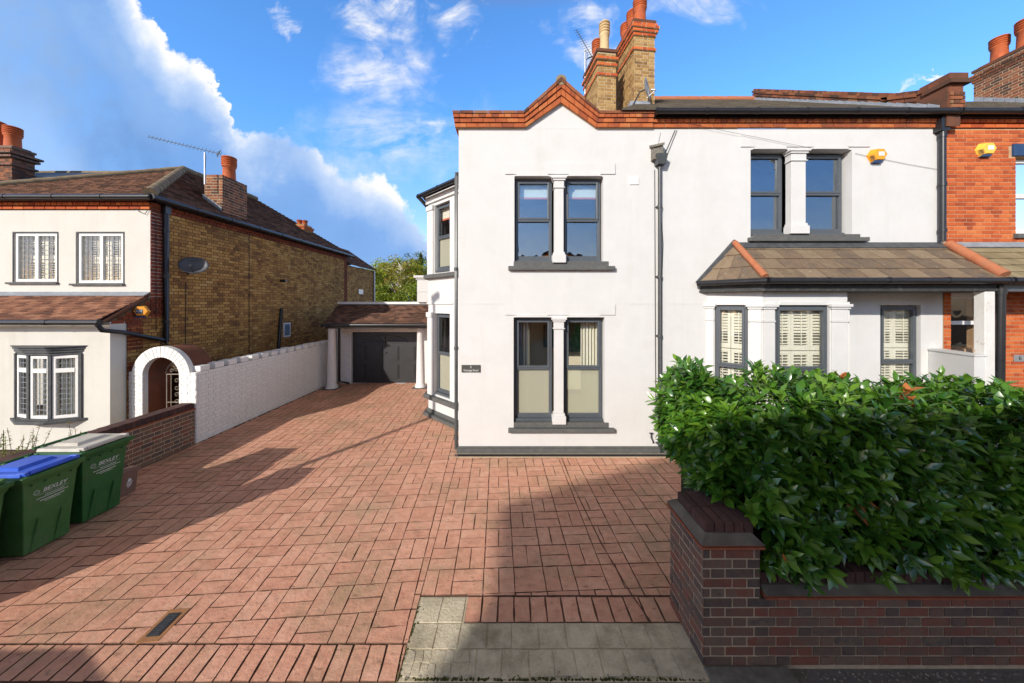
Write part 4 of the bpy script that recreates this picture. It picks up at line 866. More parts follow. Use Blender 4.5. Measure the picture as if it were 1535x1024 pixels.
# ================================================================== BRICK HOUSE ON THE RIGHT
B6 = thing('brick_house', 'orange red brick terraced house with yellow alarm box and house number 6', 'house', (10, 9, 0))
W6 = (9.43, 10.7, 4.1, 5.55); P6 = (8.22, 8.90, 1.95, 3.0)
m = MB(); wall_holes(m, f0, 8.09, 12.5, 0, 6.07, [W6, P6], .28); m.build('wall', 'redmortar', B6)
m = MB(); bricks(m, f0, 8.12, 12.4, 3.95, 6.05, holes=[W6, (9.30, 10.8, 5.5, 5.78)], th=.008); bricks(m, f0, 8.09, 8.22, 1.2, 3.0, th=.008); bricks(m, f0, 9.0, 12.4, .6, 3.0, th=.008)
bricks(m, f0, 8.12, 12.4, 6.075, 6.15, th=.03, flemish=False); bricks(m, f0, 8.12, 12.4, 6.158, 6.233, th=.055, st=.1025, flemish=False); m.build('brickwork', 'redbrick', B6)
m = MB(); m.lbox(f0, 9.36, 10.8, 5.56, 5.78, 0, .03); m.build('lintel', 'navy', B6); m = MB(); m.lbox(f0, 9.38, 10.8, 4.02, 4.10, 0, .06); m.build('sill', 'greysill', B6)
sash(B6, f0, 9.43, 10.7, 4.13, 5.55, frame='white')
m = MB(); m.lbox(f0, 8.22, 8.27, 1.95, 3.0, -.12, -.05); m.lbox(f0, 8.27, 8.9, 2.40, 2.47, -.12, -.05); m.lbox(f0, 8.27, 8.9, 2.90, 3.0, -.12, -.05); o = m.build('porch_window', 'white', B6, bevel=.004)
m = MB(); m.lbox(f0, 8.27, 8.9, 1.95, 2.9, -.10, -.095); m.build('pane', 'glass', o)
m = MB(); m.lbox(f0, 8.42, 8.46, 1.95, 2.33, -.5, -.46); m.lbox(f0, 8.68, 8.72, 1.95, 2.33, -.5, -.46); m.lbox(f0, 8.42, 8.72, 2.29, 2.33, -.5, -.46); m.lbox(f0, 8.1, 9.0, 1.5, 3.1, -1.2, -1.15); m.build('hall_door', 'wood', B6)
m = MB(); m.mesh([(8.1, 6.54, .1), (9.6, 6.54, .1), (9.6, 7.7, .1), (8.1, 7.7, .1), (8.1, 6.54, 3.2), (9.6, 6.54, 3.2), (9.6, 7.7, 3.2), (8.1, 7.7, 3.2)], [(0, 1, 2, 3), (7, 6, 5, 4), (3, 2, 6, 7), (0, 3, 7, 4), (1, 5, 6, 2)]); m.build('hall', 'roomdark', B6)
m = MB(); m.lbox(f0, 8.12, 12.5, 6.24, 6.34, 0, .10); gutter(m, (8.15, 6.06, 6.30), (12.5, 6.06, 6.30)); m.build('gutter', 'black', B6)
m = MB(); plane_tiles(m, [(8.22, 6.08, 6.33), (14.5, 6.08, 6.33), (14.5, 9.3, roof_z(9.3)), (8.22, 9.3, roof_z(9.3))], .22, .16, .02); m.face([(8.22, 9.3, roof_z(9.3)), (14.5, 9.3, roof_z(9.3)), (14.5, 13, 6.4), (8.22, 13, 6.4)]); m.build('roof', 'roofgrey', B6)
m = MB(); plane_tiles(m, [(8.06, 5.42, 3.19), (12.4, 5.42, 3.19), (12.4, 6.25, 3.90), (8.06, 6.25, 3.90)], .16, .2, .022); m.build('pent_roof', 'mosstile', B6)
m = MB(); m.lbox(f0, 8.12, 12.4, 3.87, 3.945, 0, .02); m.prism([(8.1, 6.13, 3.83), (12.4, 6.13, 3.83), (12.4, 6.24, 3.93), (8.1, 6.24, 3.93)], (0, -.01, .012)); m.build('flashing', 'lead', B6)
m = MB(); m.box(8.12, 12.4, 5.50, 6.24, 3.0, 3.16); m.build('fascia', 'grey', B6); m = MB(); gutter(m, (8.06, 5.37, 3.17), (12.4, 5.37, 3.17), .052); m.build('pent_gutter', 'black', B6)
stack(B6, 13.15, 7.7, 0, 1.1, 1.8, 7.0, 9.35, [(9.05, .07, .03), (9.12, .07, .06), (9.19, .07, .09)], brick='oldred', mort='mortar', bandm='oldred', cap='oldred', pots=((.22, 1.45, .17, .62, 'terracotta', 0), (.22, .95, .19, .70, 'terracotta', 0)))
m = MB()
for i in range(9):
    y = 7.7 + i * .2; z = roof_z(y); m.prism([(13.14, y, z), (13.14, y + .19, z + .12), (13.14, y + .19, z + .26), (13.14, y, z + .14)], (-.012, 0, 0))
m.build('chimney_flashing', 'lead', B6)
ns = thing('number_sign', 'grey metal plate with the number 6 on the orange brickwork', 'sign', (PX(1527, 6.25), 6.24, PZ(537, 6.25)))
m = MB(); m.lbox(f0, PX(1519, 6.24), PX(1537, 6.24), PZ(542, 6.24), PZ(532, 6.24), .01, .02); m.build('plate', 'metal', ns); text_mesh('lettering', '6', .11, face_mtx(f0, PX(1528, 6.24), PZ(537, 6.24), .021), 'black', ns)

# ================================================================== LEFT HOUSE
LH = thing('hipped_house', 'cream rendered house with yellow stock brick side wall and brown hipped roof', 'house', (-10, 9, 0))
fu = Fr((0, 7.10, 0), (1, 0, 0), (0, -1, 0)); fl_ = Fr((0, 6.39, 0), (1, 0, 0), (0, -1, 0)); SX = -7.7
fsd = Fr((SX, 0, 0), (0, 1, 0), (1, 0, 0))
U1 = (PX(21, 7.1), PX(86, 7.1), PZ(423, 7.1), PZ(349, 7.1)); U2 = (PX(116, 7.1), PX(185, 7.1), PZ(425, 7.1), PZ(349, 7.1)); U0 = (U1[0] - 2.2, U1[0] - 1.2, U1[2], U1[3])
BWN = (PX(26, 6.39), PX(121, 6.39), PZ(626, 6.39), PZ(528, 6.39))
m = MB(); wall_holes(m, fu, -12.4, SX - .0, 2.9, 4.78, [U0, U1, U2], .25); wall_holes(m, fl_, -12.4, SX, 0, 2.45, [BWN], .25); m.box(SX - .25, SX - .001, 6.645, 6.66, 0, 2.4, .5); m.build('wall', 'render_cream', LH)
m = MB(); m.box(SX - .3, SX - .012, 7.36, 15.56, 0, 5.0); m.box(SX - .3, SX - .012, 6.662, 7.095, 0, 2.42); m.box(SX - .3, SX - .012, 7.10, 7.35, 0, 2.9); m.box(SX - .3, SX - .012, 7.11, 7.355, 2.9, 5.0); m.box(-12.4, SX - .31, 15.3, 15.56, 0, 5.0); m.box(-12.4, SX, 7.12, 7.35, 4.78, 5.0); m.build('side_wall', 'ymortar', LH)
SW = (11.22, 11.62, PZ(506, 11.4), PZ(483, 11.4))
m = MB(); bricks(m, fsd, 7.36, 15.5, 0, 4.80, holes=[SW]); bricks(m, fsd, 6.9, 7.36, 0, 2.55); bricks(m, fsd, 6.67, 6.9, 0, 2.32, first=1); m.build('side_brickwork', 'yellowbrick', LH)
for (a_, b_, c_, d_, t_) in ((7.10, 7.42, 2.5, 5.0, .013), (6.67, 6.95, 0, .3, .009), (6.67, 6.95, .62, .95, .009), (6.67, 6.95, 1.25, 1.6, .009), (6.67, 6.95, 1.85, 2.45, .009), (7.42, 15.5, 4.80, 4.95, .025), (15.3, 15.56, 0, 4.8, .012)):
    m = MB(); bricks(m, fsd, a_, b_, c_, d_, th=t_); m.build('quoin_brickwork', 'quoin', LH)
m = MB(); bricks(m, fu, -12.4, SX, 4.80, 4.875, th=.02, flemish=False); bricks(m, fu, -12.4, SX, 4.878, 4.953, th=.035, st=.1025, flemish=False); m.build('brick_band', 'redbrick', LH)
# roof: symmetric hip
EV = 5.06; A = (-10.05, 10.2, 6.88); Bq = (-10.05, 13.1, 6.88)
m = MB()
plane_tiles(m, [(-12.55, 6.93, EV), (-7.52, 6.93, EV), A], .17, .11, .026)
plane_tiles(m, [(-7.52, 6.93, EV), (-7.52, 15.75, EV), Bq, A], .17, .11, .026)
m.face([(-12.55, 15.75, EV), (-12.55, 6.93, EV), A, Bq]); m.face([(-7.52, 15.75, EV), (-12.55, 15.75, EV), Bq]); m.face([(-12.55, 6.93, EV - .02), (-7.52, 6.93, EV - .02), (-7.52, 15.75, EV - .02), (-12.55, 15.75, EV - .02)])
m.build('roof', 'rooftile', LH)
m = MB(); half_round(m, (-7.50, 6.91, EV + .03), (A[0], A[1], A[2] + .03), .10, .4); half_round(m, (-12.55, 6.93, EV + .03), (A[0], A[1], A[2] + .03), .085, .4); half_round(m, (A[0], A[1], A[2] + .03), (Bq[0], Bq[1], Bq[2] + .03), .09, .4); m.build('ridge_tiles', 'ridgegrey', LH)
m = MB(); gutter(m, (-12.5, 6.90, EV - .05), (-7.46, 6.90, EV - .05), .055); gutter(m, (-7.46, 6.90, EV - .05), (-7.46, 15.7, EV - .05), .055); m.box(-12.5, -7.56, 6.96, 7.1, 4.955, 5.05); m.box(SX, -7.56, 7.0, 15.7, 4.955, 5.05); m.build('gutter', 'black', LH)
def leaded(parent, fr, u0, u1, z0, z1, rec=.015, lights=2, toplight=None, name='window', nl=3):
    m = MB(); d0, d1 = -rec - .06, -rec; fw = .055
    m.lbox(fr, u0, u1, z0, z0 + fw, d0, d1); m.lbox(fr, u0, u1, z1 - fw, z1, d0, d1); m.lbox(fr, u0, u0 + fw, z0 + fw, z1 - fw, d0, d1); m.lbox(fr, u1 - fw, u1, z0 + fw, z1 - fw, d0, d1)
    w_ = (u1 - u0) / lights
    for i in range(1, lights): m.lbox(fr, u0 + i * w_ - .035, u0 + i * w_ + .035, z0 + fw, z1 - fw, d0, d1)
    if toplight: m.lbox(fr, u0 + fw, u1 - fw, toplight - .04, toplight + .04, d0, d1 + .006)
    o = m.build(name, 'white', parent, bevel=.005)
    ld = MB(); pn = MB()
    for i in range(lights):
        a, b = u0 + i * w_ + .04, u0 + (i + 1) * w_ - .04
        if i == 0: a = u0 + fw
        if i == lights - 1: b = u1 - fw
        for (c, d) in ([(z0 + fw, z1 - fw)] if not toplight else [(z0 + fw, toplight - .04), (toplight + .04, z1 - fw)]):
            pn.lbox(fr, a, b, c, d, -rec - .034, -rec - .03)
            for k in range(1, nl): q = a + (b - a) * k / nl; ld.lbox(fr, q - .004, q + .004, c, d, -rec - .036, -rec - .025)
            r_ = max(1, round((d - c) / .105))
            for k in range(1, r_): q = c + (d - c) * k / r_; ld.lbox(fr, a, b, q - .004, q + .004, -rec - .037, -rec - .026)
    pn.build('pane', 'glass', o); ld.build('leading', 'lead', o)
    return o
for U_ in (U0, U1, U2):
    leaded(LH, fu, U_[0] + .01, U_[1] - .01, U_[2] + .01, U_[3] - .01, nl=4)
    shutters(LH, fu, U_[0] + .02, U_[1] - .02, U_[2] + .02, U_[3] - .02, -.17, 2, U_[2] + .5)
m = MB()
for U_ in (U0, U1, U2):
    m.lbox(fu, U_[0] - .12, U_[1] + .03, U_[2] - .045, U_[2] - .005, -.02, .05); m.lbox(fu, U_[0] - .02, U_[1] + .02, U_[3], U_[3] + .02, -.02, .012); m.lbox(fu, U_[0] - .022, U_[0] - .002, U_[2], U_[3], -.02, .01); m.lbox(fu, U_[1] + .002, U_[1] + .022, U_[2], U_[3], -.02, .01)
m.build('window_trim', 'leaddark', LH)
# bow window
cx_, cw = (BWN[0] + BWN[1]) / 2, (BWN[1] - BWN[0]) / 2 + .03
pts = [(PX(25, 6.39), 6.385), (PX(43.5, 6.27), 6.27), (PX(75.5, 6.25), 6.25), (PX(122, 6.39), 6.375)]
cap = MB(); sl = MB(); pst = MB()
for i in range(3):
    a = Vector((*pts[i], 0)); b = Vector((*pts[i + 1], 0)); L = (b - a).length; U_ = (b - a).normalized(); N_ = Vector((U_.y, -U_.x, 0)); fr = Fr(a, U_, N_)
    leaded(LH, fr, .02, L - .02, BWN[2] + .02, BWN[3] - .05, rec=.0, lights=1, toplight=BWN[2] + .92, nl=4 if i == 2 else 3, name='bow_window'); pst.lbox(fr, -.025, .02, BWN[2], BWN[3] - .02, -.05, .02)
    if i: shutters(LH, fr, .06, L - .06, BWN[2] + .05, BWN[3] - .08, -.14, 2 if i == 2 else 1, BWN[2] + .9)
pst.lbox(fr, L - .02, L + .025, BWN[2], BWN[3] - .02, -.05, .02); pst.build('bow_post', 'leaddark', LH)
def bowpoly(o, z): return [(pts[0][0] - o, 6.395, z), (pts[1][0] - o * .5, pts[1][1] - o, z), (pts[2][0] + o * .5, pts[2][1] - o, z), (pts[3][0] + o, 6.395, z)]
for z, h, o in ((BWN[3] - .04, .05, .04), (BWN[3] + .01, .05, .07), (BWN[3] + .06, .05, .10), (BWN[3] + .11, .025, .14)): cap.prism(bowpoly(o, z), (0, 0, h - .003))
cap.build('bow_canopy', 'leaddark', LH, bevel=.008); sl.prism(bowpoly(.14, BWN[2] - .05), (0, 0, .05)); sl.prism(bowpoly(.05, BWN[2] - .0), (0, 0, .02)); sl.build('bow_sill', 'leaddark', LH, bevel=.006)
m = MB(); m.prism([(SX + .02, 6.25, 2.44), (SX + .02, 7.09, 3.0), (SX - .05, 7.09, 2.98), (SX - .05, 6.25, 2.40)], (.0, 0, .03)); 
plane_tiles(m, [(-12.4, 6.18, 2.49), (SX + .02, 6.18, 2.49), (SX + .02, 7.10, 3.0), (-12.4, 7.10, 3.0)], .165, .10, .022); m.prism([(-12.4, 6.25, 2.46), (-12.4, 7.09, 2.96), (-12.4, 7.09, 2.46)], (4.66, 0, 0)); m.build('pent_roof', 'pentile', LH)
m = MB(); m.prism([(SX - .03, 6.4, 2.46), (SX - .03, 7.1, 2.90), (SX - .03, 7.1, 2.40), (SX - .03, 6.4, 2.40)], (.018, 0, 0))
m.build('verge_wall', 'ymortar', LH); m = MB()
for k_ in range(6):
    zz = 2.40 + k_ * .075; bricks(m, fsd, max(6.4, 6.40 + (zz - 2.40) * 1.6), 7.10, zz, zz + .075, first=k_)
m.build('verge_brickwork', 'quoin', LH)
m = MB(); m.prism([(-12.4, 6.98, 2.955), (-7.7, 6.98, 2.955), (-7.7, 7.095, 3.03), (-12.4, 7.095, 3.03)], (0, -.01, .012)); m.lbox(fu, -12.4, -7.7, 2.98, 3.05, 0, .012); m.build('flashing', 'lead', LH)
m = MB(); gutter(m, (-12.4, 6.14, 2.45), (-7.58, 6.14, 2.45), .05); m.tube([(-7.66, 6.16, 2.42), (-7.62, 6.2, 2.3), (-7.60, 6.5, 2.24), (-7.62, 7.28, 2.0)], .042, 10); m.build('pent_gutter', 'black', LH)
m = MB(); m.tube([(SX + .07, 7.36, 5.0), (SX + .07, 7.36, 1.95), (SX + .08, 7.34, 1.9)], .05, 10); m.box(SX, SX + .12, 7.30, 7.42, 4.78, 4.98)
for z in (4.4, 3.4, 2.4): m.tube([(SX + .07, 7.36, z - .03), (SX + .07, 7.36, z + .03)], .06, 10)
m.build('downpipe', 'black', LH)
m = MB(); m.tube([(SX + .07, PX(0, 1) * 0 + 11.05, PZ(462, 11.05)), (SX + .07, 10.9, PZ(524, 10.9))], .05, 8); m.build('soil_pipe', 'black', LH); m = MB(); m.tube([(SX, 11.1, PZ(421, 11.1)), (SX + .18, 11.1, PZ(421, 11.1))], .05, 8); m.build('flue', 'black', LH)
m = MB(); m.tube([(SX + .02, 7.86, 3.3), (SX + .02, 7.84, .5)], .008, 5); m.tube([(SX + .02, 9.75, 4.8), (SX + .02, 9.75, 1.2)], .007, 5); m.tube([(SX + .02, 7.2, 4.6), (SX + .02, 7.2, 2.2)], .006, 5)
m.tube([(PX(203, 7.08), 7.08, PZ(312, 7.08)), (PX(210, 7.08), 7.07, PZ(318, 7.08)), (PX(218, 7.08), 7.07, PZ(321, 7.08)), (PX(222, 7.08), 7.08, PZ(314, 7.08))], .006, 5); m.build('cable', 'black', LH)
m = MB(); m.lbox(fsd, SW[0] + .02, SW[1] - .02, SW[2] + .02, SW[3] - .02, -.03, .004); o = m.build('side_window', 'white', LH, bevel=.004); m = MB(); m.lbox(fsd, SW[0] + .07, SW[1] - .07, SW[2] + .07, SW[3] - .07, .004, .007); m.build('pane', 'glassblue', o)
# stacks on the left house
stack(LH, -8.22, 8.92, 0, .48, .82, 5.05, 6.22, [], brick='oldred', mort='mortar', cap=None, pots=((.30, .42, .165, .66, 'terracotta', 0),))
m = MB()
for i in range(5):
    x = -8.22 + i * .1; z = 5.1 + (-7.52 - x) * .72; m.prism([(x - .03, 8.90, z + .02), (x + .075, 8.90, z - .06), (x + .075, 8.90, z + .05), (x - .03, 8.90, z + .12)], (0, -.012, 0))
m.box(-7.71, -7.60, 8.85, 9.8, 5.06, 5.10); m.build('chimney_flashing', 'lead', LH)
stack(LH, PX(440, 13.6), 13.6, 0, .42, .55, 5.6, 6.03, [(5.82, .07, .04), (5.90, .07, .07)], brick='ychim', mort='ymortar_light', cap=None, pots=((.12, .2, .1, .22, 'terracotta', 0), (.34, .2, .1, .20, 'terracotta', 0)))
room2 = MB()
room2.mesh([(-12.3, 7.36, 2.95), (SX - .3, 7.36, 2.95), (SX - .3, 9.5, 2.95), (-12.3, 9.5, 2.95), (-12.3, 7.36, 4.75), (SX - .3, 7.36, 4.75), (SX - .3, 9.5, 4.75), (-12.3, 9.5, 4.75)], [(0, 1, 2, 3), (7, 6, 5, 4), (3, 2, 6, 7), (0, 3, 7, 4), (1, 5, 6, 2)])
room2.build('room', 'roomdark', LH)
al = Fr((PX(213, 6.86), 6.86, 0), (.96, .28, 0), (.28, -.96, 0))
alarm(al, 0, PZ(467, 6.86), 'orange hexagonal alarm box with blue lettered label below the pent roof of the cream house', 'alarm', txt='ADT', labm='navy', s=.92)

# rear extension behind the hipped house
RE = thing('rear_extension', 'low brown brick extension with dark tiled roof behind the hipped house', 'extension', (-8.6, 17, 0))
m = MB(); m.box(-11, -7.72, 15.62, 18.6, 0, 4.6); m.build('wall', 'ymortar', RE); m = MB(); bricks(m, Fr((-7.72, 0, 0), (0, 1, 0), (1, 0, 0)), 15.62, 18.6, 1.5, 4.6, flemish=True); bricks(m, Fr((0, 15.62, 0), (1, 0, 0), (0, -1, 0)), -7.71, -7.70, 0, .1); m.build('brickwork', 'yellowbrick', RE)
m = MB(); plane_tiles(m, [(-7.55, 15.6, 4.62), (-7.55, 18.8, 4.62), (-9.2, 18.8, 5.75), (-9.2, 15.6, 5.75)], .17, .11, .026); m.prism([(-11, 15.6, 4.6), (-7.55, 15.6, 4.6), (-9.2, 15.6, 5.75)], (0, .1, 0)); m.build('roof', 'rooftile', RE)
m = MB(); m.lbox(Fr((-7.72, 0, 0), (0, 1, 0), (1, 0, 0)), 16.7, 17.2, PZ(441, 17), PZ(434, 17), .0, .05); m.tube([(-7.66, 18.55, 0), (-7.66, 18.55, 4.6)], .05, 8); m.build('vent', 'metal', RE)

# neighbour far left: dark roof with panels and big stack
NH = thing('terraced_house', 'dark roofed house with solar panels and a tall sooty chimney at the far left', 'house', (-17, 12, 0))
m = MB(); m.box(-26, -12.7, 9.2, 15, 0, 5.3); m.build('wall', 'render_cream', NH)
m = MB(); plane_tiles(m, [(-26, 9.0, 5.35), (-12.7, 9.0, 5.35), (-13.9, 13.0, PZ(261, 13)), (-26, 13.0, PZ(261, 13))], .3, .2, .02); m.face([(-26, 13.0, PZ(261, 13)), (-13.9, 13.0, PZ(261, 13)), (-12.7, 17, 5.3), (-26, 17, 5.3)]); m.face([(-12.7, 9.0, 5.35), (-12.7, 17, 5.3), (-13.9, 13.0, PZ(261, 13))]); m.build('roof', 'roofgrey', NH)
m = MB(); half_round(m, (-26, 13, PZ(261, 13) + .03), (-13.9, 13, PZ(261, 13) + .03), .09, .4); m.build('ridge_tiles', 'ridgegrey', NH)
m = MB()
kz = (PZ(261, 13) - 5.35) / 4.0
for i in range(4):
    x0 = -16.3 - i * 1.1; m.prism([(x0, 10.6, 5.35 + kz * 1.6 + .10), (x0 + 1.05, 10.6, 5.35 + kz * 1.6 + .10), (x0 + 1.05, 12.6, 5.35 + kz * 3.6 + .10), (x0, 12.6, 5.35 + kz * 3.6 + .10)], (0, -.02, .04))
m.build('solar_panel', 'solar', NH)
stack(NH, PX(-75, 11.5), 11.5, 0, PX(18, 11.5) - PX(-75, 11.5), .55, 6.2, PZ(222, 11.5), [(PZ(248, 11.5), .075, .06), (PZ(236, 11.5), .075, .09), (PZ(231, 11.5), .075, .14)], brick='oldred', mort='mortar_grey', bandm='wallbrick', cap='wallbrick', pots=((1.15, .3, .21, .95, 'terracotta', 0), (1.72, .3, .21, .76, 'terracotta', 0)))

# ================================================================== GARAGE
G = thing('garage', 'white brick garage with black panelled door and tiled canopy on round columns', 'garage', (-4.5, 12, 0))
fg = Fr((0, 11.66, 0), (1, 0, 0), (0, -1, 0)); GD = (PX(526.5, 11.66), PX(625.5, 11.66), 0, PZ(497.5, 11.66))
m = MB(); wall_holes(m, fg, -6.02, -2.2, 0, 2.42, [GD], .2); m.box(-6.25, -6.05, 11.86, 18, 0, 2.6, .5); m.box(-6.3, -2.2, 12.10, 12.3, 2.3, 2.84, .5); m.box(-6.3, -2.2, 17.8, 18, 0, 2.7, .5); m.box(-6.3, -2.2, 12.31, 17.8, 2.6, 2.7, .5); m.build('wall', 'whitemortar', G)
m = MB(); bricks(m, fg, -6.02, -2.2, 0, 2.2, holes=[(GD[0], GD[1], 0, GD[3] + .02)], th=.006); m.build('brickwork', 'whitebrick', G)
m = MB(); m.box(-6.32, -2.2, 12.06, 12.34, 2.78, 2.86); m.build('coping', 'white', G)
m = MB(); m.lbox(fg, GD[0], GD[1], .01, GD[3], -.14, -.10)
for c in range(4):
    for (z0, z1) in ((.15, .66), (.80, 1.31)):
        wd = (GD[1] - GD[0]) / 4; a, b = GD[0] + c * wd + .13, GD[0] + (c + 1) * wd - .10
        m.lbox(fg, a, b, z0, z1, -.10, -.080); m.lbox(fg, a + .035, b - .035, z0 + .035, z1 - .035, -.080, -.066)
xc = (GD[0] + GD[1]) / 2; ar = []
for k in range(21):
    th = math.pi * k / 20; ar.append((xc + .78 * math.cos(th), 11.75, 1.42 + .26 * math.sin(th)))
m.tube(ar, .012, 6)
for k in range(1, 8):
    th = math.pi * k / 8; m.tube([(xc + .06 * math.cos(th), 11.75, 1.42), (xc + .76 * math.cos(th), 11.75, 1.42 + .25 * math.sin(th))], .009, 6)
m.tube([(xc, 11.755, 1.40), (xc + .78, 11.755, 1.42)], .009, 6); m.tube([(xc, 11.755, 1.40), (xc - .78, 11.755, 1.42)], .009, 6)
m.build('garage_door', 'garagedoor', G); 
m = MB(); m.lbox(fg, xc - .05, xc + .05, 1.06, 1.10, -.10, -.06); m.build('door_handle', 'darkmetal', G)
GX0 = PX(489, 10.75)
m = MB(); plane_tiles(m, [(GX0 - .06, 10.72, 2.16), (-2.0, 10.72, 2.16), (-2.0, 12.08, 2.74), (GX0 - .06 - .24, 12.08, 2.74)], .165, .1, .022); m.prism([(GX0 - .02, 10.8, 2.13), (-2.05, 10.8, 2.13), (-2.05, 12.0, 2.13), (GX0 - .02, 12.0, 2.13)], (0, 0, .03)); m.prism([(GX0 - .02, 10.8, 2.15), (GX0 - .15, 12.05, 2.15), (GX0 - .15, 12.05, 2.72)], (.03, 0, 0)); m.build('canopy_roof', 'rooftile', G)
m = MB(); m.box(GX0 - .05, -2.05, 10.76, 10.80, 1.99, 2.14); m.box(GX0 - .05, GX0, 10.80, 11.66, 1.99, 2.13); gutter(m, (GX0 - .12, 10.68, 2.11), (-2.05, 10.68, 2.11), .05); m.build('fascia', 'black', G)
m = MB(); m.box(GX0 - .3, -2.05, 12.045, 12.095, 2.735, 2.775); m.build('flashing', 'leaddark', G)
for (px_, Y) in ((497.5, 11.0), (630.5, 11.15)):
    c = (PX(px_, Y), Y, 0); zt = 2.08
    m = MB(); m.lathe(c, [(.19, .02), (.19, .05), (.165, .06), (.175, .10), (.15, .13), (.142, .15), (.135, .6), (.112, zt - .16), (.125, zt - .15), (.112, zt - .13), (.115, zt - .10), (.15, zt - .06)], 28); m.box(c[0] - .17, c[0] + .17, Y - .17, Y + .17, zt - .06, zt - .002); co = m.build('column', 'white', G)
    m = MB(); m.box(c[0] - .23, c[0] + .23, Y - .23, Y + .23, 0, .022); m.build('column_base', 'greysill', co)
m = MB(); gx = PX(507.5, 11.3); m.tube([(gx, 11.35, 2.05), (gx, 11.35, .15), (gx + .3, 11.45, .06)], .04, 8); m.build('downpipe', 'black', G)

# painted crenellated wall
WW = thing('white_garden_wall', 'long white painted brick garden wall with small battlements beside the drive', 'wall', (-6.4, 9, 0))
fw_ = Fr((-6.308, 0, 0), (0, 1, 0), (1, 0, 0))
m = MB(); m.box(-6.52, -6.308, 6.70, 11.62, 0, 1.42)
br = MB(); bricks(br, fw_, 6.70, 11.60, 0, 1.425, th=.008)
y = 6.74; k = 0
while y < 11.5:
    h = .105 + random.uniform(-.012, .012); br.box(-6.53, -6.298, y, y + .215, 1.43, 1.43 + h); y += .215 + random.uniform(.10, .13)
m.build('wall', 'whitemortar', WW); br.build('brickwork', 'whitebrick', WW)
m = MB()
for i in range(70):
    y = random.uniform(6.8, 11.4); m.lathe((-6.285 + random.uniform(-.01, .02), y, -.004), [(.028 + random.uniform(0, .02), 0), (.02, .012), (.002, .018)], 7, closed=False)
m.build('moss', 'soil', WW)
# arch with iron gate
AR = thing('garden_arch', 'white painted brick arch between the cream house and the garden wall', 'arch', (-7.0, 6.7, 0))
AC = (PX(240.5, 6.65), 1.36); R0, R1 = .365, .58
m = MB(); m2 = MB(); vb = MB()
def archring(mb, r0, r1, y0, y1, n=22, r=None):
    for i in range(n):
        t0, t1 = math.pi * i / n, math.pi * (i + 1) / n
        q = [(AC[0] + r * math.cos(t), y0, AC[1] + r * math.sin(t)) for r, t in ((r0, t0), (r1, t0), (r1, t1), (r0, t1))]; mb.prism(q, (0, y1 - y0, 0), r)
archring(m, R0, R1, 6.66, 6.66 + .10, 44, .5); archring(m2, R0 + .005, R1 - .01, 6.765, 7.2, 44, .4)
for (a, b) in ((-R1, -R0), (R0, R1)):
    m.box(AC[0] + a, AC[0] + b, 6.66, 6.76, 0, AC[1], .5); m2.box(AC[0] + a + (.005 if a > 0 else .01), AC[0] + b - (.01 if a > 0 else .005), 6.765, 7.2, 0, AC[1], .5)
m.box(AC[0] + R1 + .002, -6.305, 6.66, 6.695, 0, 1.42, .5); m.box(AC[0] + R1 + .002, -6.53, 6.70, 6.86, 0, 1.42, .5); m.box(SX, AC[0] - R1 - .002, 6.70, 6.8, 0, 1.43, .5)
n = 20
for i in range(n):
    t0, t1 = math.pi * i / n + .012, math.pi * (i + 1) / n - .012
    for (ra, rb) in ((R0 + .002, R0 + .105), (R0 + .112, R1 - .002)):
        q = [(AC[0] + r * math.cos(t), 6.66, AC[1] + r * math.sin(t)) for r, t in ((ra, t0), (rb, t0), (rb, t1), (ra, t1))]; vb.prism(q, (0, -.007 - random.uniform(0, .003), 0))
fa = Fr((0, 6.66, 0), (1, 0, 0), (0, -1, 0)); bricks(vb, fa, AC[0] - R1, AC[0] - R0, 0, AC[1], th=.007); bricks(vb, fa, AC[0] + R0, -6.307, 0, 1.42, th=.007); bricks(vb, Fr((-6.305, 0, 0), (0, 1, 0), (1, 0, 0)), 6.66, 6.695, 0, 1.42, th=.005); bricks(vb, Fr((0, 6.70, 0), (1, 0, 0), (0, -1, 0)), SX, AC[0] - R1 - .01, 0, 1.425, th=.006)
m.build('arch_face', 'whitemortar', AR); vb.build('voussoirs', 'whitebrick', AR); m2.build('arch_barrel', 'oldred', AR)
m = MB(); m.box(SX + .02, -6.54, 7.5, 7.55, 0, 1.30); m.build('passage_shade', 'wood', AR)  # dark panel added behind the gate to stand for shade in the passage
GT = thing('iron_gate', 'black and rust wrought iron gate with scrolls standing inside the white arch', 'gate', (AC[0], 6.95, 0))
m = MB(); Yg = 6.93; r = .009; xl, xr = AC[0] - .02, AC[0] + R0 - .02
for x in (AC[0] - .16, AC[0] - .07, AC[0] + .10, AC[0] + .24, xr): m.tube([(x, Yg, .05), (x, Yg, 1.33)], r * (1.3 if x in (AC[0] - .16, xr) else 1), 6)
m.tube([(AC[0] - .18, Yg, 1.33), (xr, Yg, 1.33)], .012, 6); m.tube([(AC[0] - .16, Yg, .1), (xr, Yg, .1)], .012, 6); m.tube([(AC[0] - .16, Yg, .75), (xr, Yg, .75)], .01, 6)
m.tube([(AC[0] + .09 + .27 * math.cos(t * math.pi / 16), Yg, 1.33 + .27 * math.sin(t * math.pi / 16)) for t in range(17)], .012, 6)
m.build('frame', 'iron', GT)
m = MB()
def scroll(cx, cz, R_, s, up=1):
    pts_ = []
    for k in range(26):
        t = k / 25 * 3.6 * math.pi / 1.6; rr = R_ * (1 - k / 25 * .8); pts_.append((cx + s * rr * math.cos(t), Yg, cz + up * rr * math.sin(t)))
    m.tube(pts_, .0065, 5)
for z in [.18 + .145 * i for i in range(8)]:
    for s, x in ((1, AC[0] + .045), (-1, AC[0] + .175)): scroll(x, z, .052, s, 1 if int(z * 10) % 2 else -1)
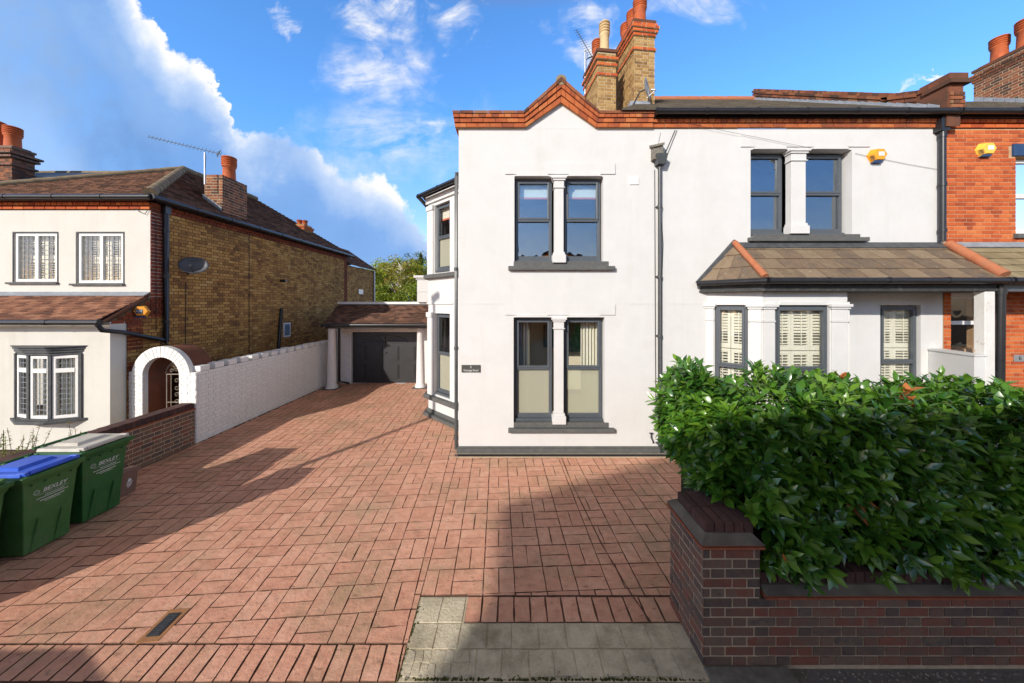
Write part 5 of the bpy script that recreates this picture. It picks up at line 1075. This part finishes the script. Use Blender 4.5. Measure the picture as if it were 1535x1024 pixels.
for (a, b, c) in ((-.06, 1.40, 1), (.03, 1.42, -1), (.15, 1.42, 1), (.24, 1.40, -1), (.0, 1.50, 1), (.18, 1.50, -1), (.09, 1.55, 1)): scroll(AC[0] + a, b, .045, c)
m.build('scrollwork', 'iron', GT)

# low brown brick wall on the left
LW = thing('low_brick_wall', 'low dark red brick wall with brick on edge coping beside the green bins', 'wall', (-6.4, 4.6, 0))
m = MB(); m.box(-6.53, -6.325, 2.3, 6.64, 0, .70)
br = MB(); bricks(br, Fr((-6.325, 0, 0), (0, 1, 0), (1, 0, 0)), 2.3, 6.64, 0, .675, th=.005, flemish=True)
m.build('wall', 'mortar', LW); br.build('brickwork', 'wallbrick', LW)
m = MB(); m.box(-6.54, -6.295, 2.3, 6.645, .702, .716); m.box(-6.54, -6.303, 2.3, 6.643, .690, .700); m.build('creasing', 'creasing', LW)
m = MB(); y = 2.3
while y < 6.6: m.box(-6.535 + random.uniform(-.003, .003), -6.318 + random.uniform(-.003, .003), y, y + .066, .722, .83 + random.uniform(-.003, .003)); y += .0755
m.box(-6.53, -6.322, 2.3, 6.63, .717, .82, .05); m.build('coping', 'copebrick', LW)

# ================================================================== BINS
def wheelie(name, label, loc, rot, bm, lm, scale=1.0, txt=True):
    t = thing(name, label, 'wheelie bin', (0, 0, 0), 'green wheelie bins by the low brick wall')
    def ring(x0, x1, y0, y1, z): return [(x0, y0, z), (x1, y0, z), (x1, y1, z), (x0, y1, z)]
    m = MB(); LV = [ring(-.20, .19, -.195, .195, .02), ring(-.215, .20, -.203, .203, .25), ring(-.26, .24, -.235, .235, .80)]
    vs = [p for r_ in LV for p in r_]; fs = [(0, 3, 2, 1)]
    for i in range(2):
        for k in range(4): fs.append((i * 4 + k, i * 4 + (k + 1) % 4, i * 4 + 4 + (k + 1) % 4, i * 4 + 4 + k))
    fs.append((8, 9, 10, 11)); m.mesh(vs, fs, .4)
    # shallow moulded foot ribs on the front
    for s in (-1, 1): m.mesh([(.200, s * .10 - .05, .03), (.200, s * .10 + .05, .03), (.230, s * .10, .40), (.17, s * .10 - .05, .03), (.17, s * .10 + .05, .03), (.21, s * .1, .40)], [(0, 1, 2), (0, 2, 5, 3), (1, 4, 5, 2), (3, 5, 4)], .4)
    m.build('body', bm, t, bevel=.018)
    m = MB(); m.mesh(ring(-.255, .24, -.24, .24, .79) + ring(-.27, .262, -.262, .262, .85), MB.BF, .4); m.mesh(ring(-.285, .285, -.275, .275, .85) + ring(-.29, .292, -.28, .28, .905), MB.BF, .5)
    for y in (-.17, -.06, .06, .17): m.box(.20, .262, y - .008, y + .008, .775, .795, .1)
    m.build('rim', bm if bm != 'binG' else 'binG', t, bevel=.008)
    m = MB(); a = Matrix.Rotation(R(0), 4, 'Y'); m.mesh(ring(-.30, .225, -.25, .25, .908) + ring(-.295, .215, -.24, .24, .945), MB.BF, .5)
    m.mesh(ring(-.22, .10, -.17, .17, .945) + ring(-.19, .06, -.14, .14, .975), MB.BF, .5)
    m.mesh(ring(.225, .268, -.235, .235, .915) + ring(.225, .268, -.235, .235, .93), MB.BF, .5); m.tube([(.262, -.20, .936), (.262, .20, .936)], .013, 8, .5)
    for y in (-.22, .22): m.box(.17, .262, y - .018, y + .018, .925, .952, .5)
    m.build('lid', lm, t, bevel=.01)
    m = MB(); m.tube([(-.33, -.25, .95), (-.33, .25, .95)], .016, 10)
    for y in (-.19, 0, .19): m.box(-.34, -.27, y - .015, y + .015, .90, .955)
    m.build('handle', bm, t, bevel=.004)
    for s in (-1, 1):
        m = MB(); m.tube([(-.225, s * .17, .10), (-.225, s * .225, .10)], .10, 20); m.build('wheel', 'tyre', t)
    fr = Fr((.2245, 0, 0), (0, 1, 0), (1, 0, 0))
    if txt:
        sl = math.atan2(.04, .55)
        def TM(y, z): 
            x = .20 + (z - .25) * .04 / .55 + .003; mm = Matrix(((0, -math.sin(0) + 0, 1, 0), (1, 0, 0, 0), (0, 1, 0, 0), (0, 0, 0, 1))); mm.translation = Vector((x, y, z)); return mm @ Matrix.Rotation(sl, 4, 'X')
        text_mesh('lettering', 'BEXLEY', .062, TM(.03, .68), 'print', t, shear=.25)
        m = MB()      # small print: rows of fine unreadable strokes
        for (y0, z0, w0, hh) in ((-.11, .642, .26, .003), (-.05, .617, .16, .008), (-.12, .597, .27, .009), (-.09, .565, .20, .010), (-.05, .547, .13, .008)):
            y = y0
            while y < y0 + w0:
                q = random.uniform(.006, .016); x = .20 + (z0 - .25) * .04 / .55 + .003; m.box(x, x + .0012, y, y + q, z0, z0 + hh * random.uniform(.7, 1)); y += q + .003
        m.build('small_print', 'print', t)
        m = MB()
        for k in range(8):
            an = k * math.pi / 4; cy, cz = -.125, .68; x = .20 + (cz - .25) * .04 / .55 + .003
            p = [(x, cy + .008 * math.cos(an), cz + .008 * math.sin(an)), (x, cy + .026 * math.cos(an + .3), cz + .026 * math.sin(an + .3)), (x, cy + .032 * math.cos(an), cz + .032 * math.sin(an)), (x, cy + .026 * math.cos(an - .3), cz + .026 * math.sin(an - .3))]; m.prism(p, (.002, 0, 0))
        m.build('emblem', 'printfaint', t)
    t.location = loc; t.rotation_euler = (0, 0, rot); t.scale = (scale, scale, scale); return t
wheelie('wheelie_bin', 'green wheelie bin with a bright blue lid', (-5.56, 3.85, 0), R(2), 'binG2', 'lidblue')
wheelie('wheelie_bin', 'green wheelie bin with a pale grey lid next to the small brown bin', (-5.63, 4.42, 0), R(0), 'binG', 'lidgrey', 1.04)
wheelie('wheelie_bin', 'green wheelie bin with a green lid cut off by the left edge of the picture', (-5.60, 3.29, 0), R(1), 'binG2', 'binG2', 1.0, txt=False)
GP = thing('shadow_pier', 'square brick pier added outside the left edge of the picture to shade the drive', 'pier', (-5.6, 2.4, 0))  # unseen pier, added to throw the straight shadow edge beside the bins
m = MB(); br = MB(); brick_box(m, br, -5.86, -5.42, 2.18, 2.64, 0, 1.575); m.build('core', 'mortar', GP); br.build('brickwork', 'wallbrick', GP)
m = MB(); m.box(-5.9, -5.38, 2.14, 2.68, 1.58, 1.66); m.build('cap', 'stone', GP, bevel=.01)
CB = thing('food_waste_caddy', 'small brown food waste bin between the grey lidded bin and the low brick wall', 'food bin', (0, 0, 0))
m = MB(); q = [(-.13, -.12), (.12, -.12), (.12, .12), (-.13, .12)]; m.mesh([(x * .85, y * .85, .0) for x, y in q] + [(x, y, .30) for x, y in q], MB.BF); m.build('body', 'caddy', CB, bevel=.012)
m = MB(); m.mesh([(x * 1.12, y * 1.12, .30) for x, y in q] + [(x * 1.12, y * 1.12, .335) for x, y in q], MB.BF); m.mesh([(x * 1.06, y * 1.06, .337) for x, y in q] + [(x * .95, y * .95, .365) for x, y in q], MB.BF); m.build('lid', 'caddy', CB, bevel=.008)
m = MB(); m.tube([(-.02, -.10, .34), (-.02, -.09, .385), (-.02, .09, .385), (-.02, .10, .34)], .008, 6); m.build('handle', 'black', CB)
m = MB(); m.lathe((0, 0, 0), [(.022, 0), (.022, .002)], 10); 
mt = Matrix(((0, 0, 1, .119), (1, 0, 0, 0), (0, 1, 0, .21), (0, 0, 0, 1)))
e = MB(); e.mesh([mt @ Vector(v) for v in m.v], m.f); 
for (a, b, c, d) in ((-.045, .045, .150, .158), (-.03, .03, .120, .140), (-.02, .02, .10, .108), (-.03, .03, .168, .186)): e.mesh([(.117, a, c), (.1185, a, c), (.1185, b, c + .02), (.117, b, c + .02), (.117, a, d), (.1185, a, d), (.1185, b, d + .02), (.117, b, d + .02)], MB.BF)
e.build('emblem', 'print', CB)
CB.location = (-5.74, 4.90, 0)

# ================================================================== FRONT WALL, PIER
FW = thing('front_brick_wall', 'dark mottled brick front wall with a square corner pier below the laurel hedge', 'wall', (3, 2.9, 0))
PXa, PXb, PYa, PYb = 1.478, 1.915, 2.58, 3.11
m = MB(); m.box(PXa, PXb, PYa, PYb, -.03, .93); m.box(PXb, 7.6, PYa + .004, PYa + .215, -.03, .50)
m.build('wall', 'mortar', FW)
br = MB(); ff = Fr((0, PYa, 0), (1, 0, 0), (0, -1, 0)); bricks(br, ff, PXa, 7.6, -.0, .525, th=.005); bricks(br, ff, PXa, PXb, .525, .9, th=.005, first=1)
bricks(br, Fr((PXa, PYb, 0), (0, -1, 0), (-1, 0, 0)), 0, PYb - PYa + .008, 0, .9, th=.005); bricks(br, Fr((PXb, PYa, 0), (0, 1, 0), (1, 0, 0)), 0, .5, .6, .9, th=.006); br.build('brickwork', 'wallbrick', FW)
m = MB()
for z, o in ((.912, .028), (.930, .016)): m.box(PXa - o, PXb + o, PYa - o, PYb + o, z, z + .014)
for z, o in ((.528, .028), (.545, .016)): m.box(PXb + .03, 7.6, PYa - o, PYa + .22, z, z + .014)
m.build('creasing', 'creasing', FW, bevel=.003)
m = MB()
def frustum(x0, x1, y0, y1, z0, z1, ins): m.mesh([(x0, y0, z0), (x1, y0, z0), (x1, y1, z0), (x0, y1, z0), (x0 + ins, y0 + ins, z1), (x1 - ins, y0 + ins, z1), (x1 - ins, y1 - ins, z1), (x0 + ins, y1 - ins, z1)], MB.BF)
frustum(PXa - .026, PXb + .026, PYa - .026, PYb + .026, .945, 1.0, .06); m.mesh([(PXb + .03, PYa - .026, .56), (7.6, PYa - .026, .56), (7.6, PYa + .22, .56), (PXb + .03, PYa + .22, .56), (PXb + .03, PYa + .03, .60), (7.6, PYa + .03, .60), (7.6, PYa + .2, .60), (PXb + .03, PYa + .2, .60)], MB.BF); m.build('mortar_fillet', 'mortar_grey', FW)
m = MB(); x = PXa + .045
while x < PXb - .05:
    for (a, b) in ((PYa + .045, PYa + .255), (PYa + .265, PYb - .04)): m.box(x, x + .068, a, b, .99, 1.075 + random.uniform(-.003, .003))
    x += .0775
x = PXb + .03
while x < 7.5: m.box(x, x + .066, PYa + .045, PYa + .21, .59, .685 + random.uniform(-.003, .003)); x += .0765
m.build('coping', 'copebrick', FW, bevel=.004)
m = MB(); m.box(1.47, 2.12, 2.44, 2.57, -.028, .012); m.build('kerb_stone', 'stone', FW, bevel=.010)
gr = MB()   # grit and crumbled mortar lying along the foot of the wall and the edge of the concrete
for i in range(900):
    x = random.uniform(-.85, 7); y = (2.56 - abs(random.gauss(0, .045))) if x > 1.5 else 2.475 + random.gauss(0, .022); r_ = random.uniform(.002, .008); z_ = -.03 if x > 1.5 or y < 2.49 else -.002
    a_ = random.random() * 3; gr.mesh([(x + r_ * math.cos(a_ + k * 1.57) * random.uniform(.7, 1.2), y + r_ * math.sin(a_ + k * 1.57), z_) for k in range(4)] + [(x + r_ * .5 * math.cos(a_ + k * 1.57), y + r_ * .5 * math.sin(a_ + k * 1.57), z_ + r_ * .9) for k in range(4)], MB.BF)
gro = gr.build('road_grit', mat('grit', [(.10, .085, .06), (.30, .27, .22), (.45, .42, .36)], .9, 9, attr=.8), kind='stuff', label='loose grit and crumbs of mortar along the foot of the front wall', cat='grit')
ms = MB()
for i in range(420):
    x = BL(2.8) + random.gauss(0, .012) if random.random() < .25 else random.uniform(-.85, 1.45); y = random.uniform(2.47, 3.1) if x < -.8 else 2.482 + abs(random.gauss(0, .012)); r_ = random.uniform(.004, .011); ms.lathe((x, y, -.006), [(r_, 0), (r_ * .8, r_ * .4), (.001, r_ * .7)], 6, closed=False)
ms.build('moss', mat('moss', [(.03, .035, .01), (.08, .085, .02)], .95, 30), kind='stuff', label='dark green moss along the broken edge of the concrete strip', cat='moss')

# ================================================================== HEDGE
def leaf(mb_v, mb_f, mb_r, mb_m, base, d, up, L, W, r, mi, fold=.35, curl=.15):
    d = d.normalized(); s = d.cross(up)
    if s.length < 1e-3: s = d.cross(Vector((1, 0, 0)))
    s.normalize(); n = s.cross(d).normalized()
    b = len(mb_v); P = []
    for t, w_, c in ((0, 0, 0), (.30, .82, .01), (.62, 1.0, -.03), (1.0, 0, -.14)):
        ctr = base + d * (L * t) + n * (c * L * (1 + curl)); P.append((ctr, w_))
    mb_v.append(P[0][0]); mb_v.append(P[1][0]); mb_v.append(P[2][0]); mb_v.append(P[3][0])
    for k in (1, 2):
        mb_v.append(P[k][0] + s * W * P[k][1] * .5 + n * W * fold * .5); mb_v.append(P[k][0] - s * W * P[k][1] * .5 + n * W * fold * .5)
    # right: 4,6  left: 5,7
    for f in ((0, 4, 1), (1, 4, 6, 2), (2, 6, 3), (0, 1, 5), (1, 2, 7, 5), (2, 3, 7)): mb_f.append(tuple(b + i for i in f)); mb_r.append(r); mb_m.append(mi)
def hedge_point():
    """random surface point and outward direction of the clipped hedge"""
    k = random.random()
    def ztop(x): return 1.91 + .05 * math.sin(x * 3.1) + .03 * math.sin(x * 7.7) - max(0, 2.35 - x) * .55 - (.10 * max(0, min(1, (x - 3.2) / 1.5)))
    def front(z, x):
        y = 2.68 if z < .9 else 2.68 + (z - .9) * .16
        if z < .75: y += .05
        if x < 1.98: y = max(y, 2.86 + max(0, (1.08 - z)) * 1.2 + (1.98 - x) * .35)
        return y + .05 * math.sin(x * 4.2 + z * 3) + .035 * math.sin(x * 9 - z * 5)
    if k < .60:
        x = 1.92 + (random.random()) * 5.6; zl = .70 if x > 1.95 else 1.12; z = zl + random.random() * (ztop(x) - zl)
        y = front(z, x); t = (z - zl) / (ztop(x) - zl); n = Vector((-.8 if x < 1.85 else random.uniform(-.15, .1), -1, .1 + .7 * max(0, t - .75) * 3)); return Vector((x, y, z)), n.normalized()
    if k < .83:
        x = 1.92 + random.random() * 5.6; y = front(2.1, x) + random.random() * .85; return Vector((x, y, ztop(x) - (.06 if y < 3.0 else 0) + .02 * math.sin(y * 9))), Vector((random.uniform(-.2, .2), -.35, 1)).normalized()
    z = 1.0 + random.random() * 1.05; y = 2.9 + random.random() * 1.2; x = 1.88 + .05 * math.sin(z * 5 + y * 4) + max(0, z - 1.7) * .35 + max(0, 1.15 - z) * .25
    return Vector((x, y, z)), Vector((-1, -.25, .25 + max(0, z - 1.6))).normalized()
HG = thing('laurel_hedge', 'large clipped laurel hedge with glossy dark green leaves behind the front wall', 'hedge', (4, 3.3, 0))
HG['_o'] = [0, 0, 0]; HG.location = (0, 0, 0)
V, Fs, Rn, Mi = [], [], [], []; stems = MB()
for q in range(2700):
    p, n = hedge_point(); depth = random.choice((0, .03, .0, .07, .13, .2)); p = p - n * depth + Vector((random.uniform(-.03, .03), random.uniform(-.03, .03), random.uniform(-.02, .02)))
    a = (n * random.uniform(.5, .9) + Vector((random.uniform(-.35, .35), random.uniform(-.35, .35), random.uniform(.15, .9) if p.z > .9 else random.uniform(-.5, .35)))).normalized()
    young = (random.random() < (.16 if p.z > 1.9 else .02)); dead = abs(p.x - 3.66) < .11 and p.z > 1.8 and random.random() < .55 or random.random() < .0015
    cr = random.random() * .75; nl = random.randint(7, 12); tl = random.uniform(.07, .17)
    if depth < .1: stems.tube([p - a * .12, p + a * tl * .9], [.006, .003], 5, None, 0)
    ph = random.random() * 6.28; o = a.orthogonal().normalized(); o2 = a.cross(o)
    for k in range(nl):
        t = k / nl; ang = ph + k * 2.39996; rad = o * math.cos(ang) + o2 * math.sin(ang); tilt = 1.15 - .75 * t
        d = (a * math.cos(tilt) + rad * math.sin(tilt)); d.z -= .12 * random.random(); L = random.uniform(.085, .18) * (1 - .25 * t) * (.85 if young else 1); W = L * random.uniform(.34, .46)
        leaf(V, Fs, Rn, Mi, p + a * tl * t + rad * .004, d, a + Vector((0, 0, .4)), L, W, min(1, cr + random.random() * .3 + (.12 if t > .7 else 0)), 2 if dead else (1 if young and t > .3 else 0), random.uniform(.12, .4), random.uniform(-.5, 1.2))
me = bpy.data.meshes.new('foliage'); me.from_pydata([tuple(v) for v in V], [], Fs)
for k in ('laurel', 'laurelyoung', 'laureldead'): me.materials.append(M[k])
at = me.attributes.new('rnd', 'FLOAT', 'FACE'); at.data.foreach_set('value', Rn); me.polygons.foreach_set('material_index', Mi); me.polygons.foreach_set('use_smooth', [True] * len(Fs)); me.update()
ho = bpy.data.objects.new('foliage', me); COL.objects.link(ho); ho.parent = HG
stems.build('twigs', mat('green_twig', [(.05, .08, .02), (.12, .15, .04)], .7, 8), HG)
cm = MB()   # dark boxes for the hedge's inner wood, with shade put into their colour
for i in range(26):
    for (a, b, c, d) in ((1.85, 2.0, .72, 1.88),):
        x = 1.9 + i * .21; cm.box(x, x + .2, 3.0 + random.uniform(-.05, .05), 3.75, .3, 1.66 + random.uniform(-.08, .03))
cm.build('shaded_core', 'core', HG)
dl = thing('dead_leaf', 'single brown dead laurel leaf hanging by the corner pier', 'leaf', (2.02, 2.50, .87)); dl['_o'] = [0, 0, 0]; dl.location = (0, 0, 0)
V, Fs, Rn, Mi = [], [], [], []; leaf(V, Fs, Rn, Mi, Vector((2.03, 2.50, .93)), Vector((.1, -.1, -1)), Vector((0, -1, 0)), .11, .035, .6, 0); mb = MB(); mb.v = [tuple(v) for v in V]; mb.f = Fs; mb.r = Rn; mb.m = Mi; mb.smooth = [True] * len(Fs); mb.build('blade', 'laureldead', dl)

# ================================================================== NEIGHBOUR'S PLANT, TREES
def shrub(label, base, h, n, mats, stemm, spread=.25, ls=.035, name='shrub', cat='shrub'):
    t = thing(name, label, cat, base); sm_ = MB(); V, Fs, Rn, Mi = [], [], [], []; B = Vector(base)
    for i in range(n):
        tip = B + Vector((random.uniform(-spread, spread), random.uniform(-spread, spread), h * random.uniform(.5, 1))); mid = B.lerp(tip, .5) + Vector((random.uniform(-.04, .04), random.uniform(-.04, .04), .03)); sm_.tube([B + Vector((random.uniform(-.05, .05), random.uniform(-.05, .05), 0)), mid, tip], [.006, .004, .002], 5)
        for k in range(26):
            q = mid.lerp(tip, random.random() * 1.05 - .15); leaf(V, Fs, Rn, Mi, q - B, Vector((random.uniform(-1, 1), random.uniform(-1, 1), random.uniform(-.3, 1))), Vector((0, 0, 1)), ls * random.uniform(.7, 1.3), ls * .5, random.random(), 0 if random.random() < .7 else 1)
    sm_.build('stem', 'bark', t); me = bpy.data.meshes.new('foliage'); me.from_pydata([tuple(v) for v in V], [], Fs)
    for k in mats: me.materials.append(M[k])
    at = me.attributes.new('rnd', 'FLOAT', 'FACE'); at.data.foreach_set('value', Rn); me.polygons.foreach_set('material_index', Mi); me.update(); o = bpy.data.objects.new('foliage', me); COL.objects.link(o); o.parent = t
shrub('straggly shrub with rusty leaves in front of the cream house wall', (-7.3, 5.0, 0), 1.0, 13, ('fgreen', 'frust'), 'bark', .22)
shrub('low green shrub at the far left below the bow window', (-7.75, 5.05, 0), .88, 12, ('fgreen', 'fyellow'), 'bark', .3)
shrub('small sprig of shrub behind the grey lidded bin', (-7.0, 5.4, 0), .98, 5, ('frust', 'fgreen'), 'bark', .14)

def tree(label, base, h, rx, mats, n, trunkm, weights, ls=.2, name='tree', conifer=False, trunk_r=.14, lean=0):
    t = thing(name, label, 'tree', base, 'trees behind the garage'); B = Vector(base); tr = MB(); top = Vector((lean, 0, h * .85))
    P = [Vector((0, 0, -1)), Vector((lean * .2, 0, h * .3)), Vector((lean * .7 + random.uniform(-.1, .1), 0, h * .6)), top]; tr.tube([B + p for p in P], [trunk_r, trunk_r * .8, trunk_r * .5, trunk_r * .15], 8); cl = []
    for i in range(0 if conifer else 42):
        s = P[1].lerp(P[3], random.random()); an = random.random() * 6.28; rr = rx * random.uniform(.45, 1.0); e_ = s + Vector((rr * math.cos(an), rr * math.sin(an), random.uniform(.1, .32) * h * random.random() + .2)); e_.z = min(e_.z, h * (1.02 - .28 * (e_.xy.length / rx) ** 2)); mid = s.lerp(e_, .5) + Vector((0, 0, .15)); tr.tube([B + s, B + mid, B + e_], [trunk_r * .35, trunk_r * .2, trunk_r * .06], 5)
        cl += [(e_, random.uniform(.45, .95)), (mid, random.uniform(.3, .6))]
    V, Fs, Rn, Mi = [], [], [], []
    for i in range(n):
        if conifer: z = random.random(); an = random.random() * 6.28; rr = rx * (1 - z) * random.uniform(.6, 1); q = Vector((rr * math.cos(an), rr * math.sin(an), h * (.1 + .9 * z))); cr_ = random.random() * .5
        else:
            c, cr0 = cl[random.randrange(len(cl))]; v = Vector((random.gauss(0, 1), random.gauss(0, 1), random.gauss(0, 1))).normalized() * cr0 * random.random() ** .4; q = c + Vector((v.x, v.y, v.z * .75)); cr_ = (hash((round(c.x, 2), round(c.z, 2))) % 100) / 160
        d = Vector((random.uniform(-1, 1), random.uniform(-1, 1), random.uniform(-.8, .8))); s_ = d.cross(Vector((random.uniform(-1, 1), random.uniform(-1, 1), 1))).normalized(); L = ls * random.uniform(.5, 1.2); d.normalize(); b = len(V)
        V += [q, q + d * L * .5 + s_ * L * .3, q + d * L, q + d * L * .5 - s_ * L * .3]; Fs.append((b, b + 1, b + 2, b + 3)); Rn.append(min(1, cr_ + random.random() * .45)); Mi.append(random.choices(range(len(mats)), weights)[0])
    tr.build('trunk', trunkm, t); me = bpy.data.meshes.new('crown'); me.from_pydata([tuple(v) for v in V], [], Fs)
    for k in mats: me.materials.append(M[k])
    at = me.attributes.new('rnd', 'FLOAT', 'FACE'); at.data.foreach_set('value', Rn); me.polygons.foreach_set('material_index', Mi); me.update(); o = bpy.data.objects.new('crown', me); COL.objects.link(o); o.parent = t
tree('tree with olive green crown nearest to the brown brick extension', (PX(562, 34), 34, 0), 6.7, 2.1, ('fgreen', 'fyellow', 'frust'), 9000, 'bark', (6, 2, 1))
tree('birch with rusty thinning crown and forked white trunk', (PX(601, 33), 33, 0), 7.7, 2.0, ('frust', 'fyellow', 'fgreen'), 5500, 'birch', (5, 3, 2), trunk_r=.20)
tree('lime green tree behind the birch', (PX(588, 40), 40, 0), 8.5, 2.6, ('fyellow', 'fgreen'), 8000, 'bark', (6, 2))
tree('lime green tree with orange tinge partly hidden by the white house', (PX(634, 36), 36, 0), 7.7, 2.2, ('fyellow', 'fgreen', 'frust'), 9000, 'bark', (5, 3, 2))
tree('small dark conifer tip between the lime green trees', (PX(631, 44), 44, 0), 9.3, .9, ('fdark',), 3000, 'bark', (1,), ls=.3, name='conifer', conifer=True)
tree('dark green tree rising above the lime green crowns', (PX(623, 42), 42, 0), 9.3, 1.7, ('fgreen', 'fdark'), 6000, 'bark', (4, 3))
tree('low shadowy tree filling the gap above the garage roof', (PX(650, 30), 30, 0), 5.0, 2.6, ('fgreen', 'fyellow'), 8000, 'bark', (5, 2))
tree('low bushy tree beside the white rear parapet', (PX(590, 29), 29, 0), 4.8, 2.2, ('fgreen', 'fyellow', 'frust'), 8000, 'bark', (5, 2, 1))

# ================================================================== ACROSS THE STREET (seen in the glass, and casting the shadows)
OH = thing('opposite_house', 'tall brick house with parapet and chimneys across the road, outline shaped for its shadow on the drive', 'house', (-6, -14, 0))
m = MB()
GY = -12.37
def back(gx, gy): k = gy - GY; return (gx - ST * k, SS * k)
e0 = back(-.2, 3.14); e1 = back(-.19, 4.63); e2 = back(2.59, 5.96); e3 = back(4.6, 6.25); xr_ = e3[0] + 3.4  # house outline shaped by projecting the wanted drive shadow back along the sun
PR = [(e0[0], 0), (xr_, 0), (xr_, e3[1] + .05), e3, e2, e1, e0]
m.prism([(x, -12.37, z) for x, z in PR], (0, -1.50, 0), .5); m.box(e0[0] + .05, xr_, -22, -13.88, 0, 5.6, .4)
m.mesh([(e0[0], -13.88, 8.3), (xr_, -13.88, 8.3), (xr_, -22.3, 5.6), (e0[0], -22.3, 5.6), (e0[0], -13.88, 5.6), (xr_, -13.88, 5.6)], [(0, 1, 2, 3), (0, 3, 4), (1, 5, 2)]); m.build('wall', 'redbrick', OH)
for i in range(2):
    for j in range(2):
        fo = Fr((0, -12.37, 0), (-1, 0, 0), (0, 1, 0)); x = -e0[0] - .8 - i * 3.2; z = 1 + j * 3.4; mm = MB(); mm.lbox(fo, x - 1.6, x, z, z + 1.8, 0, .04); wo = mm.build('window', 'white', OH); mm = MB(); mm.lbox(fo, x - 1.5, x - .1, z + .1, z + 1.7, .04, .06); mm.build('pane', 'glassblue', wo)
OG = thing('gabled_house', 'lower gabled brick house with a chimney across the road', 'house', (3, -16, 0))
m = MB(); m.box(-2.5, 9, -20, -13, 0, 4.9, .5); m.prism([(-2.5, -13, 4.9), (9, -13, 4.9), (3.2, -13, 6.9)], (0, -7, 0), .3); m.build('wall', 'redbrick', OG)
m = MB(); m.prism([(-2.8, -12.9, 4.85), (3.2, -12.9, 6.98), (9.3, -12.9, 4.85), (9.3, -12.9, 4.98), (3.2, -12.9, 7.12), (-2.8, -12.9, 4.98)], (0, -7.2, 0), .5); m.build('roof', 'roofgrey', OG)
stack(OG, -.6, -15, 0, .9, .7, 5, 7.9, [(7.7, .075, .05)], pots=((.3, .35, .14, .6, 'terracotta', 0),))
TP = thing('telegraph_pole', 'slim dark pole beside the road outside the left edge of the picture', 'pole', (-2.06 - ST * 8.34, -.25, 0))
m = MB(); tx = -2.06 - ST * 8.34; m.tube([(tx, -.25, -.1), (tx, -.25, 7.6)], [.075, .055], 12); m.build('shaft', 'darkmetal', TP); m = MB(); m.box(tx - .1, tx + .25, -.33, -.17, 7.55, 7.68); m.build('lamp_head', 'metal', TP)
CR = thing('shadow_car', 'silver car added on the road behind the viewpoint to shade the drive', 'car', (-5.4, -.7, 0))  # unseen car, added to throw the rounded shadow at the drive's front corner
prof = [(-4.45, .28), (-4.38, .62), (-4.6, .80), (-5.3, .92), (-5.75, 1.30), (-6.4, 1.44), (-7.3, 1.43), (-8.1, 1.02), (-8.5, .95), (-8.6, .5), (-8.5, .28)]
prof = [(x + 1.2, z) for x, z in prof]
m = MB(); m.prism([(x, -1.35, z) for x, z in prof], (0, 1.5, 0), .5); m.build('body', 'car', CR, bevel=.07)
for x in (-4.0, -6.6):
    for y in (-1.4, -.05): m = MB(); m.tube([(x, y, .30), (x, y + .2, .30)], .30, 20); wh = m.build('wheel', 'tyre', CR); m = MB(); m.tube([(x, y - .005, .30), (x, y + .205, .30)], .18, 16); m.build('rim', 'metal', wh)
m = MB(); m.prism([(-4.22, -1.36, .95), (-4.60, -1.36, 1.26), (-5.2, -1.36, 1.37), (-6.05, -1.36, 1.36), (-6.65, -1.36, 1.05)], (0, 1.52, 0), .5); m.build('windows', 'solar', CR)

for o in list(bpy.data.objects):
    if '_o' in o: del o['_o']
